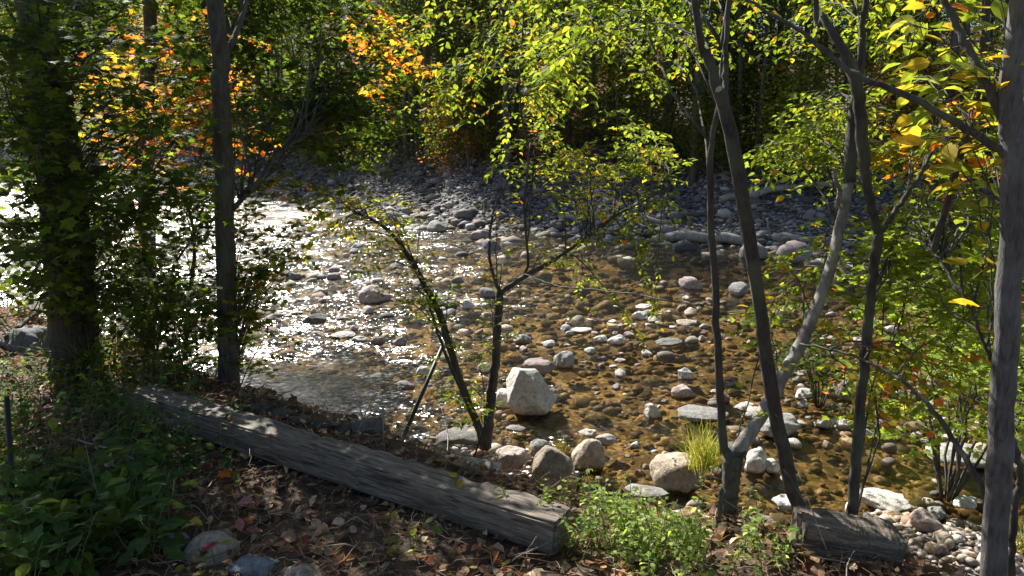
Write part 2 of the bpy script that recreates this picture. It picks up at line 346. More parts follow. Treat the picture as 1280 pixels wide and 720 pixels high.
WAVE = (1.3, 2.5)
def water_mat():
    m, nt, out = mat('river_water')
    geo = N(nt, 'ShaderNodeNewGeometry'); P = geo.outputs['Position']
    sx = N(nt, 'ShaderNodeSeparateXYZ'); nt.links.new(P, sx.inputs[0])
    a = N(nt, 'ShaderNodeAttribute', attribute_name='col')        # red channel: how broken the current is here
    sc = N(nt, 'ShaderNodeSeparateColor'); nt.links.new(a.outputs['Color'], sc.inputs[0])
    mp = N(nt, 'ShaderNodeMapping'); mp.inputs['Scale'].default_value = (1, 1.3, 1); mp.inputs['Rotation'].default_value = (0, 0, R(-20)); nt.links.new(P, mp.inputs[0])
    # wave slopes: two sizes of ripple, stronger in patches of broken current
    def slope(scale, detail, amp, rough=.6):
        n = N(nt, 'ShaderNodeTexNoise'); n.inputs['Scale'].default_value = scale; n.inputs['Detail'].default_value = detail; n.inputs['Roughness'].default_value = rough; n.inputs['Distortion'].default_value = .4
        nt.links.new(mp.outputs[0], n.inputs['Vector'])
        v = N(nt, 'ShaderNodeVectorMath', operation='SUBTRACT'); nt.links.new(n.outputs['Color'], v.inputs[0]); v.inputs[1].default_value = (.5, .5, .5)
        q = N(nt, 'ShaderNodeVectorMath', operation='MULTIPLY'); nt.links.new(v.outputs[0], q.inputs[0]); q.inputs[1].default_value = (amp, amp, 0); return q.outputs[0]
    ad = N(nt, 'ShaderNodeVectorMath', operation='ADD'); nt.links.new(slope(2.2, 2, WAVE[0]), ad.inputs[0]); nt.links.new(slope(16, 4, WAVE[1]), ad.inputs[1])
    patch = noise(nt, P, 1.1, 4, .65)
    pr = N(nt, 'ShaderNodeMapRange'); pr.inputs['From Min'].default_value = .38; pr.inputs['From Max'].default_value = .62; pr.inputs['To Min'].default_value = .45; pr.inputs['To Max'].default_value = 1.5; nt.links.new(patch, pr.inputs[0])
    st = N(nt, 'ShaderNodeMath', operation='MULTIPLY'); nt.links.new(pr.outputs[0], st.inputs[0]); nt.links.new(sc.outputs[0], st.inputs[1])
    scl = N(nt, 'ShaderNodeVectorMath', operation='SCALE'); nt.links.new(ad.outputs[0], scl.inputs[0]); nt.links.new(st.outputs[0], scl.inputs['Scale'])
    a2 = N(nt, 'ShaderNodeVectorMath', operation='ADD'); nt.links.new(scl.outputs[0], a2.inputs[0]); a2.inputs[1].default_value = (0, 0, 1)
    b = N(nt, 'ShaderNodeVectorMath', operation='NORMALIZE'); nt.links.new(a2.outputs[0], b.inputs[0])
    fr = N(nt, 'ShaderNodeFresnel'); fr.inputs[0].default_value = 1.33
    # gentler slopes decide how much is mirrored: the backs of the ripples are hidden from any viewer
    s3 = N(nt, 'ShaderNodeVectorMath', operation='SCALE'); nt.links.new(scl.outputs[0], s3.inputs[0]); s3.inputs['Scale'].default_value = .25
    a3 = N(nt, 'ShaderNodeVectorMath', operation='ADD'); nt.links.new(s3.outputs[0], a3.inputs[0]); a3.inputs[1].default_value = (0, 0, 1)
    b3 = N(nt, 'ShaderNodeVectorMath', operation='NORMALIZE'); nt.links.new(a3.outputs[0], b3.inputs[0]); nt.links.new(b3.outputs[0], fr.inputs['Normal'])
    fm = N(nt, 'ShaderNodeMath', operation='MULTIPLY'); nt.links.new(fr.outputs[0], fm.inputs[0]); fm.inputs[1].default_value = .75
    tr = N(nt, 'ShaderNodeBsdfTransparent'); nt.links.new(mixc(nt, sc.outputs[1], (.95, .86, .64, 1), (.16, .17, .13, 1)), tr.inputs[0])
    gl = N(nt, 'ShaderNodeBsdfGlossy'); gl.inputs['Roughness'].default_value = .19; gl.inputs['Color'].default_value = (1, 1, 1, 1)
    nt.links.new(b.outputs[0], gl.inputs['Normal'])
    mx = N(nt, 'ShaderNodeMixShader'); nt.links.new(fm.outputs[0], mx.inputs[0]); nt.links.new(tr.outputs[0], mx.inputs[1]); nt.links.new(gl.outputs[0], mx.inputs[2])
    nt.links.new(mx.outputs[0], out.inputs[0]); return m
M['water'] = water_mat()

# ------------------------------------------------------------ terrain
WZ = -1.2
_k = np.random.default_rng(3)
_K = _k.normal(0, 1, (10, 2)); _K = _K / np.linalg.norm(_K, axis=1)[:, None]; _PH = _k.random(10) * 6.28
def nz(x, y, s):      # smooth noise, about -1..1
    r = 0
    for i in range(10): r = r + np.sin((x * _K[i, 0] + y * _K[i, 1]) * s * (1 + .37 * i) + _PH[i]) / (1 + .35 * i)
    return r / 3.0
EX = [-40, -12, -5, -3, -2, -1, -.3, .3, 1, 1.5, 3, 6, 12, 40]
EY = [16, 9.5, 7.0, 5.5, 4.7, 4.0, 3.45, 3.0, 2.78, 2.5, 1.7, .6, -1.5, -8]
FX = [-80, -40, -25, -12, -6.7, -4, -1.5, 1, 3.75, 6.6, 12, 20, 60]
FY = [60, 46, 38, 31, 26.5, 22, 19, 17.5, 16.6, 14.8, 13, 11, 6]
def near_edge(x): return np.interp(x, EX, EY)
def far_edge(x): return np.interp(x, FX, FY) + .5 * np.sin(x * 1.7) + .25 * np.sin(x * 4.1)
def sm(t): t = np.clip(t, 0, 1); return t * t * (3 - 2 * t)
def gh(x, y, fine=True):
    x = np.asarray(x, float); y = np.asarray(y, float)
    dn = (near_edge(x) - y) * .82                       # >0 on the near bank
    df = (y - far_edge(x)) * .9                        # >0 on the far bank
    wdt = 1.75
    near = -1.36 * sm(-dn / wdt) + .05 * np.clip(dn, 0, 30) * .6
    bed = -1.36 + .07 * nz(x, y, .9) + .05 * nz(x, y, 3.1)
    bed = bed - 1.0 * np.exp(-(((x + 2.15) / 1.15) ** 2 + ((y - 7.9) / 1.15) ** 2) ** 1.3)      # pool below the big timber
    bed = bed - .40 * np.exp(-(((x - 3.6) / 1.8) ** 2 + ((y - 15.2) / .9) ** 2))     # still pool by the far shore
    bed = bed + .27 * np.exp(-(((x - 2.9) / .75) ** 2 + ((y - 4.55) / .75) ** 2))     # pebble beach
    bed = bed + .10 * np.exp(-(((x - 3.3) / 1.5) ** 2 + ((y - 6.7) / .6) ** 2))
    farh = -1.36 + np.where(df > 0, 1.75 * sm(df / 9.0) + .16 * np.clip(df - 6, 0, 90), 0) + .12 * nz(x, y, .6) * np.clip(df / 3, 0, 1)
    h = np.where(df > 0, farh, bed)
    t = sm(-dn / wdt)
    h = np.where(dn > 0, near, near * (1 - t) + h * t)
    if fine: h = h + .018 * nz(x, y, 7) * np.where(h > WZ - .1, 1, .7)
    return h
def axis(n, lo, hi, c, k):
    t = np.linspace(-1, 1, n); s = np.sinh(t * k) / math.sinh(k)
    return np.where(s < 0, c + s * (c - lo), c + s * (hi - c))
gx = axis(420, -160, 160, 0, 5.2); gy = axis(460, -14, 230, 4.5, 4.6)
X, Y = np.meshgrid(gx, gy); Z = gh(X, Y)
def grid_faces(ny, nx):
    i = np.arange(ny - 1)[:, None] * nx + np.arange(nx - 1)[None]
    return np.stack([i, i + 1, i + nx + 1, i + nx], -1).reshape(-1, 4)
g = MB(); g.add(np.stack([X, Y, Z], -1).reshape(-1, 3), grid_faces(len(gy), len(gx)))
tag(g.build('ground', M['ground']), kind='structure')
# water sheet
wx = axis(260, -90, 60, 0, 3.5); wy = axis(260, .2, 75, 8, 3.0)
WXX, WYY = np.meshgrid(wx, wy)
rif = .34 + .58 * sm((2.3 - WXX - .12 * (WYY - 9)) / 3.4) + .16 * nz(WXX, WYY, .55)
pool = np.exp(-(((WXX + 2.2) / 1.25) ** 2 + ((WYY - 7.9) / 1.25) ** 2) ** 1.5); pool2 = np.exp(-(((WXX - 3.6) / 2.0) ** 2 + ((WYY - 15.2) / 1.1) ** 2))
rif = rif * (1 - .9 * np.clip(pool + pool2, 0, 1)); rif = rif * (1 - .55 * sm((5.8 - WYY) / 1.2))
depth = np.clip(WZ - gh(WXX, WYY, False), 0, 2)
C = np.stack([np.clip(rif, .05, 1), np.clip(depth - .30, 0, .8) / .8, rif * 0], -1).reshape(-1, 3)
g = MB(); g.add(np.stack([WXX, WYY, np.full_like(WXX, WZ)], -1).reshape(-1, 3), grid_faces(260, 260), C)
tag(g.build('river_water', M['water']), kind='structure')

# ------------------------------------------------------------ stones
def ico(sub):
    bm = bmesh.new(); bmesh.ops.create_icosphere(bm, subdivisions=sub, radius=1)
    bm.verts.ensure_lookup_table(); v = np.array([x.co[:] for x in bm.verts]); f = np.array([[q.index for q in p.verts] for p in bm.faces]); bm.free()
    return unit(v), f
ICO = {k: ico(k) for k in (1, 2, 3, 4, 5)}
def stone_shape(sub, cuts, seed, soft=.25, rough=.05, planes=None):
    r = np.random.default_rng(seed); v = ICO[sub][0].copy()
    pl = planes or [(unit(r.normal(0, 1, 3) * np.array([1, 1, .8])), r.uniform(.55, .9)) for _ in range(cuts)]
    for n, d in pl:
        n = unit(np.array(n, float)); e = v @ n - d
        v = v - (np.where(e > 0, e * (1 - soft), 0))[:, None] * n
    for a, k in ((rough, 2.3), (rough * .75, 5.1), (rough * .4, 11), (rough * .25, 23)):
        q = 0
        for i in range(5):
            d = unit(r.normal(0, 1, 3)); q = q + np.sin(v @ d * k * (1 + .2 * i) + r.random() * 6.28)
        v = v * (1 + a * q[:, None] / 2.5)
    lo, hi = v.min(0), v.max(0)
    v = (v - (lo + hi) / 2) / (hi - lo)      # unit box, centred
    return v
def stone_mesh(name, sub, seed, cuts=6, soft=.3, rough=.06, planes=None, m='s_grey'):
    b = MB(); b.add(stone_shape(sub, cuts, seed, soft, rough, planes), ICO[sub][1])
    V = np.concatenate(b.v); me = bpy.data.meshes.new(name)
    me.from_pydata(V.tolist(), [], ICO[sub][1].tolist()); me.polygons.foreach_set('use_smooth', [True] * len(me.polygons))
    me.materials.append(M[m]); return me
SMATS = ['s_grey', 's_tan', 's_pale', 's_pink', 's_dark', 's_brown']
_stone_cache = {}
def stone(name, pos, size, matname, kind, rz, label, cat='stone', group=None, sub=3, sink=.3, tilt=(0, 0)):
    """pos = where its visible base touches; size = (wx, wy, height above the water or ground)"""
    key = (kind, sub, matname)
    if key not in _stone_cache:
        k, seed = kind
        spec = {'round': (9, .25, .07), 'cobble': (12, .12, .08), 'angular': (13, .02, .09), 'slab': (12, .08, .09)}[k]
        _stone_cache[key] = stone_mesh('stone_' + k, sub, seed, spec[0], spec[1], spec[2], m=matname)
    o = bpy.data.objects.new(name, _stone_cache[key]); COL.objects.link(o)
    wx_, wy_, h = size; full = h / (1 - sink)
    o.location = (float(pos[0]), float(pos[1]), float(pos[2] + h - full / 2)); o.scale = (wx_, wy_, full)
    o.rotation_euler = (tilt[0], tilt[1], rz)
    return tag(o, label, cat, group)

used = []     # occupied spots on the water: x, y, r
def pstone(px, py, wpx, hpx, mname, kind, label, z=WZ, group=None, rz=None, sub=4, sink=.3, name='boulder', cat=None, dy=1.0, tilt=(0, 0)):
    p = onz(px, py, z); d = np.linalg.norm(p - np.array([0, 0, CAMZ]))
    wd = wpx / FPX * d; dep = wd * .8 * dy
    el = math.asin((CAMZ - z) / d)
    hh = max(hpx / FPX * d - dep * math.sin(el) * .75, wd * .16) / max(.5, math.cos(el))
    p = p + np.array([p[0], p[1], 0]) / np.hypot(p[0], p[1]) * dep * .45
    used.append((p[0], p[1], wd * .5))
    return stone(name, p, (wd, dep, hh), mname, kind, random.uniform(-.4, .4) if rz is None else rz, label, cat or name, group, sub, sink, tilt)

# the big pale boulder has its own shape
b = MB()
v = stone_shape(5, 0, 11, .03, .028, planes=[((-.38, -.82, .42), .50), ((.80, -.58, .18), .50), ((.12, .25, .96), .72), ((-.80, -.05, .55), .60), ((.85, .1, .5), .66),
        ((-.15, -.75, -.65), .50), ((0, .9, .2), .6), ((-.92, .3, -.25), .58), ((.55, -.2, -.8), .62), ((-.5, -.6, -.62), .56), ((.3, -.5, .8), .70)])
v[:, 0] += .12 * v[:, 2] * -1
bp = onz(666, 524, WZ); bp = bp + np.array([0, .22, 0])
b.add(v * np.array([.52, .46, .66]), ICO[5][1])
o = b.build('boulder', M['s_pale']); o.location = (bp[0], bp[1], WZ + .13); o.rotation_euler = (0, R(-4), R(8))
tag(o, 'largest pale angular boulder standing at the edge of the shallow water', 'boulder'); used.append((bp[0], bp[1], .3))

B = [  # px, py(base), w, h, material, kind, seed, label, extras
 (674, 468, 44, 22, 's_pink', 'angular', 1, 'dark wedge-shaped boulder right behind the largest pale boulder', {}),
 (705, 461, 27, 24, 's_grey', 'round', 2, 'round grey boulder standing in the stream up-right of the pale boulder', {}),
 (469, 379, 42, 25, 's_pink', 'angular', 3, 'lone brown-grey boulder with a flat lit top in the sparkling water', {}),
 (845, 614, 66, 50, 's_tan', 'round', 4, 'big tan speckled boulder just left of the tall grass tuft', {}),
 (877, 530, 62, 17, 's_grey', 'slab', 5, 'flat pale grey slab lying behind the tall grass tuft', {}),
 (690, 602, 52, 46, 's_tan', 'round', 6, 'upright tan boulder between the rust red weed and the grass clump', {'z': -1.12}),
 (735, 588, 44, 44, 's_tan', 'cobble', 7, 'tan boulder with a sloping top at the right of the row by the bank', {}),
 (642, 588, 44, 32, 's_pink', 'cobble', 8, 'pinkish grey boulder above the rust red weed', {'z': -1.1}),
 (674, 574, 28, 26, 's_grey', 'round', 9, 'grey boulder wedged behind the row of tan boulders', {}),
 (757, 558, 26, 17, 's_grey', 'cobble', 10, 'small smooth grey boulder alone in brown water right of the grass clump', {}),
 (733, 546, 24, 12, 's_pale', 'angular', 11, 'small pale chipped stone behind the smooth grey boulder', {}),
 (808, 628, 54, 22, 's_grey', 'slab', 12, 'low grey slab in front of the big tan speckled boulder', {'z': -1.15}),
 (862, 672, 66, 40, 's_pale', 'round', 13, 'smooth off-white boulder among the green weeds left of the forked trunk', {'z': -1.05}),
 (949, 668, 40, 22, 's_pink', 'angular', 14, 'pinkish boulder just right of the forked trunk', {}),
 (815, 522, 22, 19, 's_pale', 'angular', 15, 'white flecked stone left of the flat pale grey slab', {}),
 (858, 474, 22, 16, 's_pale', 'angular', 16, 'pale pointed stone in midstream left of the thin dark stem', {}),
 (852, 497, 30, 18, 's_pink', 'angular', 17, 'blocky pinkish stone below the pale pointed stone', {}),
 (903, 503, 20, 14, 's_brown', 'round', 18, 'round brown stone touching the thin dark stem', {}),
 (931, 514, 26, 12, 's_pale', 'slab', 19, 'flat pale stone between the thin dark stem and the leaning trunk', {}),
 (970, 548, 52, 34, 's_grey', 'slab', 20, 'broad grey boulder seen behind the leaning trunk', {}),
 (1006, 500, 28, 16, 's_pale', 'round', 21, 'oval pale stone right of the leaning trunk', {}),
 (1052, 500, 34, 26, 's_tan', 'cobble', 22, 'rounded tan boulder left of the slim dark trunk', {}),
 (1028, 536, 18, 14, 's_pale', 'cobble', 23, 'pale stone with a square top left of the slim dark trunk', {}),
 (1054, 538, 26, 15, 's_pale', 'slab', 24, 'tilted flat white stone touching the slim dark trunk', {}),
 (945, 592, 28, 32, 's_pale', 'cobble', 25, 'streaked white and grey stone just right of the fork of the trunk', {}),
 (963, 592, 21, 20, 's_pale', 'angular', 26, 'small white stone between the forked trunk and leaning trunk', {}),
 (983, 604, 14, 12, 's_pale', 'round', 27, 'tiny pale stone hard against the leaning trunk', {}),
 (984, 638, 32, 18, 's_pale', 'angular', 28, 'pale stone behind the foot of the leaning trunk', {}),
 (1102, 641, 64, 24, 's_pale', 'slab', 29, 'long low pale slab in the shallows above the short timber', {}),
 (1156, 668, 34, 30, 's_pink', 'cobble', 30, 'pinkish grey boulder on the edge of the pebble beach', {'z': -1.15}),
 (1166, 492, 28, 26, 's_pink', 'cobble', 31, 'pink tan boulder among the orange maple leaves', {}),
 (1146, 500, 20, 16, 's_grey', 'round', 32, 'grey stone touching the left side of the pink tan boulder', {}),
 (1206, 635, 28, 14, 's_pale', 'slab', 33, 'flat pale stone beside the big smooth trunk', {'z': -1.15}),
 (1200, 584, 74, 28, 's_grey', 'slab', 34, 'wide flat-topped ledge boulder with a dark underside left of the big smooth trunk', {'sink': .2}),
 (1268, 592, 90, 46, 's_tan', 'slab', 35, 'wide tan ledge boulder behind the big smooth trunk', {'sink': .2}),
 (836, 433, 34, 12, 's_dark', 'slab', 36, 'dark flat boulder under the overhanging green spray in midstream', {}),
 (771, 431, 24, 14, 's_pale', 'round', 37, 'pale rounded stone, the larger of the pair left of the green spray', {}),
 (751, 428, 18, 10, 's_pale', 'round', 38, 'pale rounded stone, the smaller of the pair left of the green spray', {}),
 (726, 417, 28, 9, 's_pale', 'slab', 39, 'long low pale stone left of the pale pair in midstream', {}),
 (800, 400, 22, 12, 's_pale', 'round', 40, 'pale stone in front of the small heap in midstream', {}),
 (805, 389, 22, 10, 's_pale', 'angular', 41, 'pale stone at the back of the small heap in midstream', {}),
 (818, 403, 16, 9, 's_pale', 'cobble', 42, 'pale stone at the right of the small heap in midstream', {}),
 (858, 407, 26, 9, 's_tan', 'slab', 43, 'flat tan stone in midstream left of the thin dark stem', {}),
 (394, 404, 30, 14, 's_dark', 'round', 44, 'low dark boulder at the head of the blue pool', {}),
 (428, 424, 34, 10, 's_pale', 'slab', 45, 'low white stone at the left of the row across the head of the pool', {}),
 (449, 428, 20, 9, 's_pale', 'slab', 46, 'low white stone second in the row across the head of the pool', {}),
 (472, 430, 18, 11, 's_pink', 'angular', 47, 'reddish stone in the row at the head of the pool', {}),
 (500, 432, 18, 12, 's_grey', 'cobble', 48, 'grey stone at the right end of the row at the head of the pool', {}),
 (529, 470, 18, 14, 's_pale', 'round', 49, 'pale round stone behind the leaning steel rod', {}),
 (506, 486, 26, 12, 's_dark', 'round', 50, 'dark wet stone left of the leaning steel rod', {}),
 (605, 466, 18, 14, 's_pale', 'round', 51, 'small pale stone hidden behind the sapling stem', {}),
 (632, 510, 28, 24, 's_pale', 'cobble', 52, 'grey white stone touching the left side of the largest boulder', {}),
 (685, 434, 18, 10, 's_pale', 'cobble', 53, 'small pale stone up from the round grey boulder', {}),
 (653, 430, 24, 14, 's_grey', 'round', 54, 'grey rounded stone seen right of the sapling stem', {}),
 (795, 660, 20, 14, 's_dark', 'cobble', 55, 'small dark stone half hidden by the green weeds', {'z': -1.1}),
 (645, 540, 26, 10, 's_grey', 'slab', 56, 'flat grey stone at the foot of the sapling', {'z': -1.15}),
 (610, 372, 26, 14, 's_grey', 'round', 57, 'grey stone in the glitter behind the sapling fork', {}),
 (427, 598, 1, 1, None, None, 0, None, None),
]
for r in B:
    if r[4] is None: continue
    ex = r[8]; pstone(r[0], r[1], r[2], r[3], r[4], (r[5], r[6]), r[7], name='boulder' if r[2] > 25 else 'river_stone', cat='boulder' if r[2] > 25 else 'stone', **ex)

# stones on the near bank (dry)
def bank_stone(px, py, w_, h_, mname, kind, label, sub=4, z0=None, **k):
    z = -.1
    for _ in range(12):
        p = onz(px, py, z); z = float(gh(p[0], p[1]))
    return pstone(px, py, w_, h_, mname, kind, label, z=z if z0 is None else z0, name='boulder' if w_ > 30 else 'bank_stone', cat='boulder' if w_ > 30 else 'stone', sub=sub, **k)
bank_stone(266, 706, 62, 40, 's_dry_tan', ('round', 61), 'round tan boulder with a red leaf on it in the leaf litter')
bank_stone(219, 693, 34, 26, 's_dry_blue', ('round', 62), 'dark grey stone left of the tan boulder with the red leaf')
bank_stone(316, 728, 62, 34, 's_dry_blue', ('cobble', 63), 'blue grey boulder cut by the bottom edge of the picture')
bank_stone(376, 736, 52, 30, 's_dry_tan', ('round', 64), 'tan stone cut by the bottom edge beside the blue grey boulder')
bank_stone(42, 640, 40, 26, 's_dry_blue', ('cobble', 65), 'grey stone half buried by the black stake')
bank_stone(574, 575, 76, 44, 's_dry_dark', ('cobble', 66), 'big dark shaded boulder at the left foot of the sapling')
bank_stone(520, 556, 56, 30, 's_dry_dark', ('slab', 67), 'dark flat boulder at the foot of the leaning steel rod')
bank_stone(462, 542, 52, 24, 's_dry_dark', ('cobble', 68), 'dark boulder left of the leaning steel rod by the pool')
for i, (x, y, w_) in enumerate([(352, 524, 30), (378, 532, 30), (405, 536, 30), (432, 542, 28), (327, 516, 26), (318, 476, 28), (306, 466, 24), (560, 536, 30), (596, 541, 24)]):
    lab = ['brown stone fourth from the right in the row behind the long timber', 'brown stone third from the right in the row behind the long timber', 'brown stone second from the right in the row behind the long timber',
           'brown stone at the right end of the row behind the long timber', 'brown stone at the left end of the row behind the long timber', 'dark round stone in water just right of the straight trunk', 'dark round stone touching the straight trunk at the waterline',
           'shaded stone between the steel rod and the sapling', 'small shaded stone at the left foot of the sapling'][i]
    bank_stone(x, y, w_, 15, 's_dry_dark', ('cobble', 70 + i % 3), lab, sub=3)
bank_stone(38, 445, 60, 34, 's_dry_blue', ('angular', 75), 'jagged grey boulder left of the thick trunk by the water')

# scattered individual stones in the river: the 230 that show largest of the smaller ones
REG = [  # name, px box, count, size range px, weights, words
 ('glittering riffle left of the sapling', (300, 300, 600, 420), 62, (9, 22), (3, 1, 4, 2, 2, 1)),
 ('amber shallows behind the thin dark stem', (640, 350, 900, 470), 46, (8, 18), (3, 2, 5, 2, 1, 1)),
 ('amber water around the trunks on the right', (900, 380, 1130, 560), 44, (9, 22), (3, 2, 5, 2, 1, 2)),
 ('shallows right of the largest boulder', (700, 455, 900, 640), 26, (9, 19), (3, 2, 3, 1, 2, 3)),
 ('shallows below the orange maple leaves', (1130, 470, 1280, 560), 24, (12, 26), (3, 2, 4, 2, 1, 1)),
 ('pebble beach beside the big smooth trunk', (1060, 630, 1275, 730), 44, (12, 28), (3, 3, 4, 3, 1, 1)),
]
CW = {'s_grey': 'grey', 's_tan': 'tan', 's_pale': 'pale', 's_pink': 'pinkish', 's_dark': 'dark', 's_brown': 'brown'}
for rn, (x0, y0, x1, y1), cnt, (s0, s1), wts in REG:
    got = 0; tries = 0
    while got < cnt and tries < 4000:
        tries += 1
        px, py = random.uniform(x0, x1), random.uniform(y0, y1)
        p = onz(px, py, WZ); s = random.uniform(s0, s1) * (random.random() * .5 + .6) * (py / ((y0 + y1) / 2)) ** 1.0
        wd = s / FPX * np.linalg.norm(p)
        h0 = float(gh(p[0], p[1]))
        if h0 < -1.62 or h0 > -.9: continue
        if nz(p[0], p[1], 1.6) < random.uniform(-.5, .55) and 'beach' not in rn: continue
        if any((p[0] - a) ** 2 + (p[1] - b_) ** 2 < (c + wd * .45) ** 2 for a, b_, c in used): continue
        used.append((p[0], p[1], wd * .5)); got += 1
        mn = random.choices(SMATS, wts)[0]; kd = random.choice(['round', 'cobble', 'cobble', 'angular', 'slab'])
        base = max(WZ, h0); hh = wd * random.uniform(.18, .5)
        szw = 'small' if s < (s0 + s1) * .42 else 'fist-sized'
        lab = '%s %s %s stone in the %s' % (szw, CW[mn], {'round': 'rounded', 'cobble': 'blunt', 'angular': 'angular', 'slab': 'flat'}[kd], rn)
        stone('river_stone', (p[0], p[1], base), (wd, wd * random.uniform(.6, .95), hh), mn, (kd, 80 + random.randrange(3)), random.uniform(0, 6.28), lab, 'stone', 'stones in the ' + rn, 3, .4, (random.uniform(-.2, .2), random.uniform(-.2, .2)))

# uncountable pebbles
def pebbles(name, xs, ys, sizes, colf, label, lift=.25, sub=1, zoff=0):
    mb = MB(); shapes = [stone_shape(sub, 5, 300 + i, .4, .05) for i in range(8)]
    zs = gh(xs, ys); n = len(xs); idx = rng.integers(0, 8, n); rz = rng.random(n) * 6.28
    cs = colf(n, xs, ys)
    for k in range(8):
        q = np.where(idx == k)[0]; v = shapes[k]
        c, s = np.cos(rz[q]), np.sin(rz[q])
        sc = sizes[q]; fl = rng.uniform(.4, .75, len(q)); el = rng.uniform(.65, 1, len(q))
        tx = rng.normal(0, .18, len(q))
        vx = v[None, :, 0] * sc[:, None]; vy = v[None, :, 1] * (sc * el)[:, None]; vz = v[None, :, 2] * (sc * fl)[:, None] + vx * tx[:, None]
        V = np.stack([vx * c[:, None] - vy * s[:, None] + xs[q][:, None], vx * s[:, None] + vy * c[:, None] + ys[q][:, None], vz + (zs[q] + sc * fl * lift + zoff)[:, None]], -1)
        m = len(v); F = (ICO[sub][1][None] + (np.arange(len(q)) * m)[:, None, None]).reshape(-1, 3)
        mb.add(V.reshape(-1, 3), F, np.repeat(cs[q], m, 0))
    return tag(mb.build(name, M['pebble']), label, 'pebbles', kind='stuff')
def in_px(n, box, z):      # ground positions spread over a part of the river
    x0, y0, x1, y1 = box; a = rng.uniform(x0, x1, n); b_ = rng.uniform(y0, y1, n)
    P = np.array([onz(i, j, z) for i, j in zip(a, b_)]); return P[:, 0], P[:, 1]
ALG = np.array([[.19, .125, .055], [.12, .085, .04], [.24, .16, .075], [.08, .06, .032], [.30, .23, .14], [.21, .125, .065]])
GRY = np.array([[.20, .185, .17], [.27, .25, .22], [.13, .12, .11], [.36, .34, .30], [.28, .21, .17], [.09, .085, .08], [.20, .15, .11], [.48, .45, .41]])
def calg(n, x, y): return ALG[rng.integers(0, len(ALG), n)] * rng.uniform(.7, 1.2, (n, 1))
def cgry(n, x, y): return GRY[rng.integers(0, len(GRY), n)] * rng.uniform(.7, 1.2, (n, 1))
# river bed: world-space scatter, denser near
n = 24000
ys = 3.6 + (rng.random(n) ** 1.7) * 20; xs = (rng.random(n) * 2 - 1) * (ys * .8 + 1.2)
h = gh(xs, ys); k = (h < -1.15); xs, ys = xs[k], ys[k]
pebbles('river_bed_pebbles', xs, ys, rng.lognormal(math.log(.08), .6, len(xs)).clip(.025, .36) * np.clip(ys / 9, .75, 1.4), calg, 'brown algae-stained cobbles covering the bed under the shallow water', .05)
# broken riffle pebbles just at the surface
n = 2300; xs, ys = in_px(n, (60, 285, 1180, 640), WZ); k = (rng.random(n) < np.clip((ys + 4) / 26, .25, 1) * np.where(xs < -1, .8, 1)) & (gh(xs, ys) < -1.15) & (gh(xs, ys) > -1.6) & (nz(xs, ys, 1.3) > np.where(xs > 0, .22, -.15)); xs, ys = xs[k], ys[k]
sz = (rng.lognormal(math.log(.12), .45, len(xs)) * np.clip(ys / 10, .5, 1.5)).clip(.04, .30)
pebbles('riffle_pebbles', xs, ys, sz, lambda n, x, y: cgry(n, x, y) * [.85, .74, .6], 'small stones barely breaking the surface of the riffle', .1, 2, .115)
# far gravel bar: stone colours darkened to stand in for the trees' shade
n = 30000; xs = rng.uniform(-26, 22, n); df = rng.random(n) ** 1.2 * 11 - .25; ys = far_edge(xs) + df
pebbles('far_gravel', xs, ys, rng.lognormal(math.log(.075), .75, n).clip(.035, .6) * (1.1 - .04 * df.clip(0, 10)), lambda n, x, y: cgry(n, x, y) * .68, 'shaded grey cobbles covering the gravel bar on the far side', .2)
n = 900; xs = rng.uniform(-16, 16, n); ys = far_edge(xs) + rng.uniform(1.5, 12, n); sb = MB(); sc_ = cols([((.30, .27, .24), 3), ((.14, .11, .09), 3), ((.42, .39, .35), 1)], n)
for i in range(n):
    a = random.uniform(0, 6.28); l = random.uniform(.15, .8); z0 = float(gh(xs[i], ys[i])) + random.uniform(.05, .14); A_ = np.array([xs[i], ys[i], z0])
    tube(sb, arc(A_, A_ + [math.cos(a) * l, math.sin(a) * l, random.uniform(-.05, .15)], .04, 5), [.012, .004], 4, sc_[i])
tag(sb.build('driftwood_sticks', M['pebble']), 'small sticks and flood debris scattered over the far gravel', 'debris', kind='stuff')
# near beach and shoreline
n = 5200; ax = rng.uniform(1.6, 4.6, n); ay = rng.uniform(3.4, 5.7, n)
k = gh(ax, ay) > -1.24; ax, ay = ax[k], ay[k]
pebbles('beach_pebbles', ax, ay, rng.lognormal(math.log(.04), .45, len(ax)).clip(.015, .13), lambda n, x, y: (GRY[rng.integers(0, 8, n)] * rng.uniform(.9, 1.5, (n, 1))) * [1.1, 1, .88], 'pale pebbles of the small beach beside the big smooth trunk', .3)
n = 2600; ax = rng.uniform(-4, 2.3, n); ay = near_edge(ax) + rng.uniform(1.0, 2.8, n)
k = (gh(ax, ay) > -1.42); ax, ay = ax[k], ay[k]
pebbles('shore_pebbles', ax, ay, rng.lognormal(math.log(.06), .5, len(ax)).clip(.02, .22), lambda n, x, y: cgry(n, x, y) * .8, 'small stones along the foot of the near bank', .25)

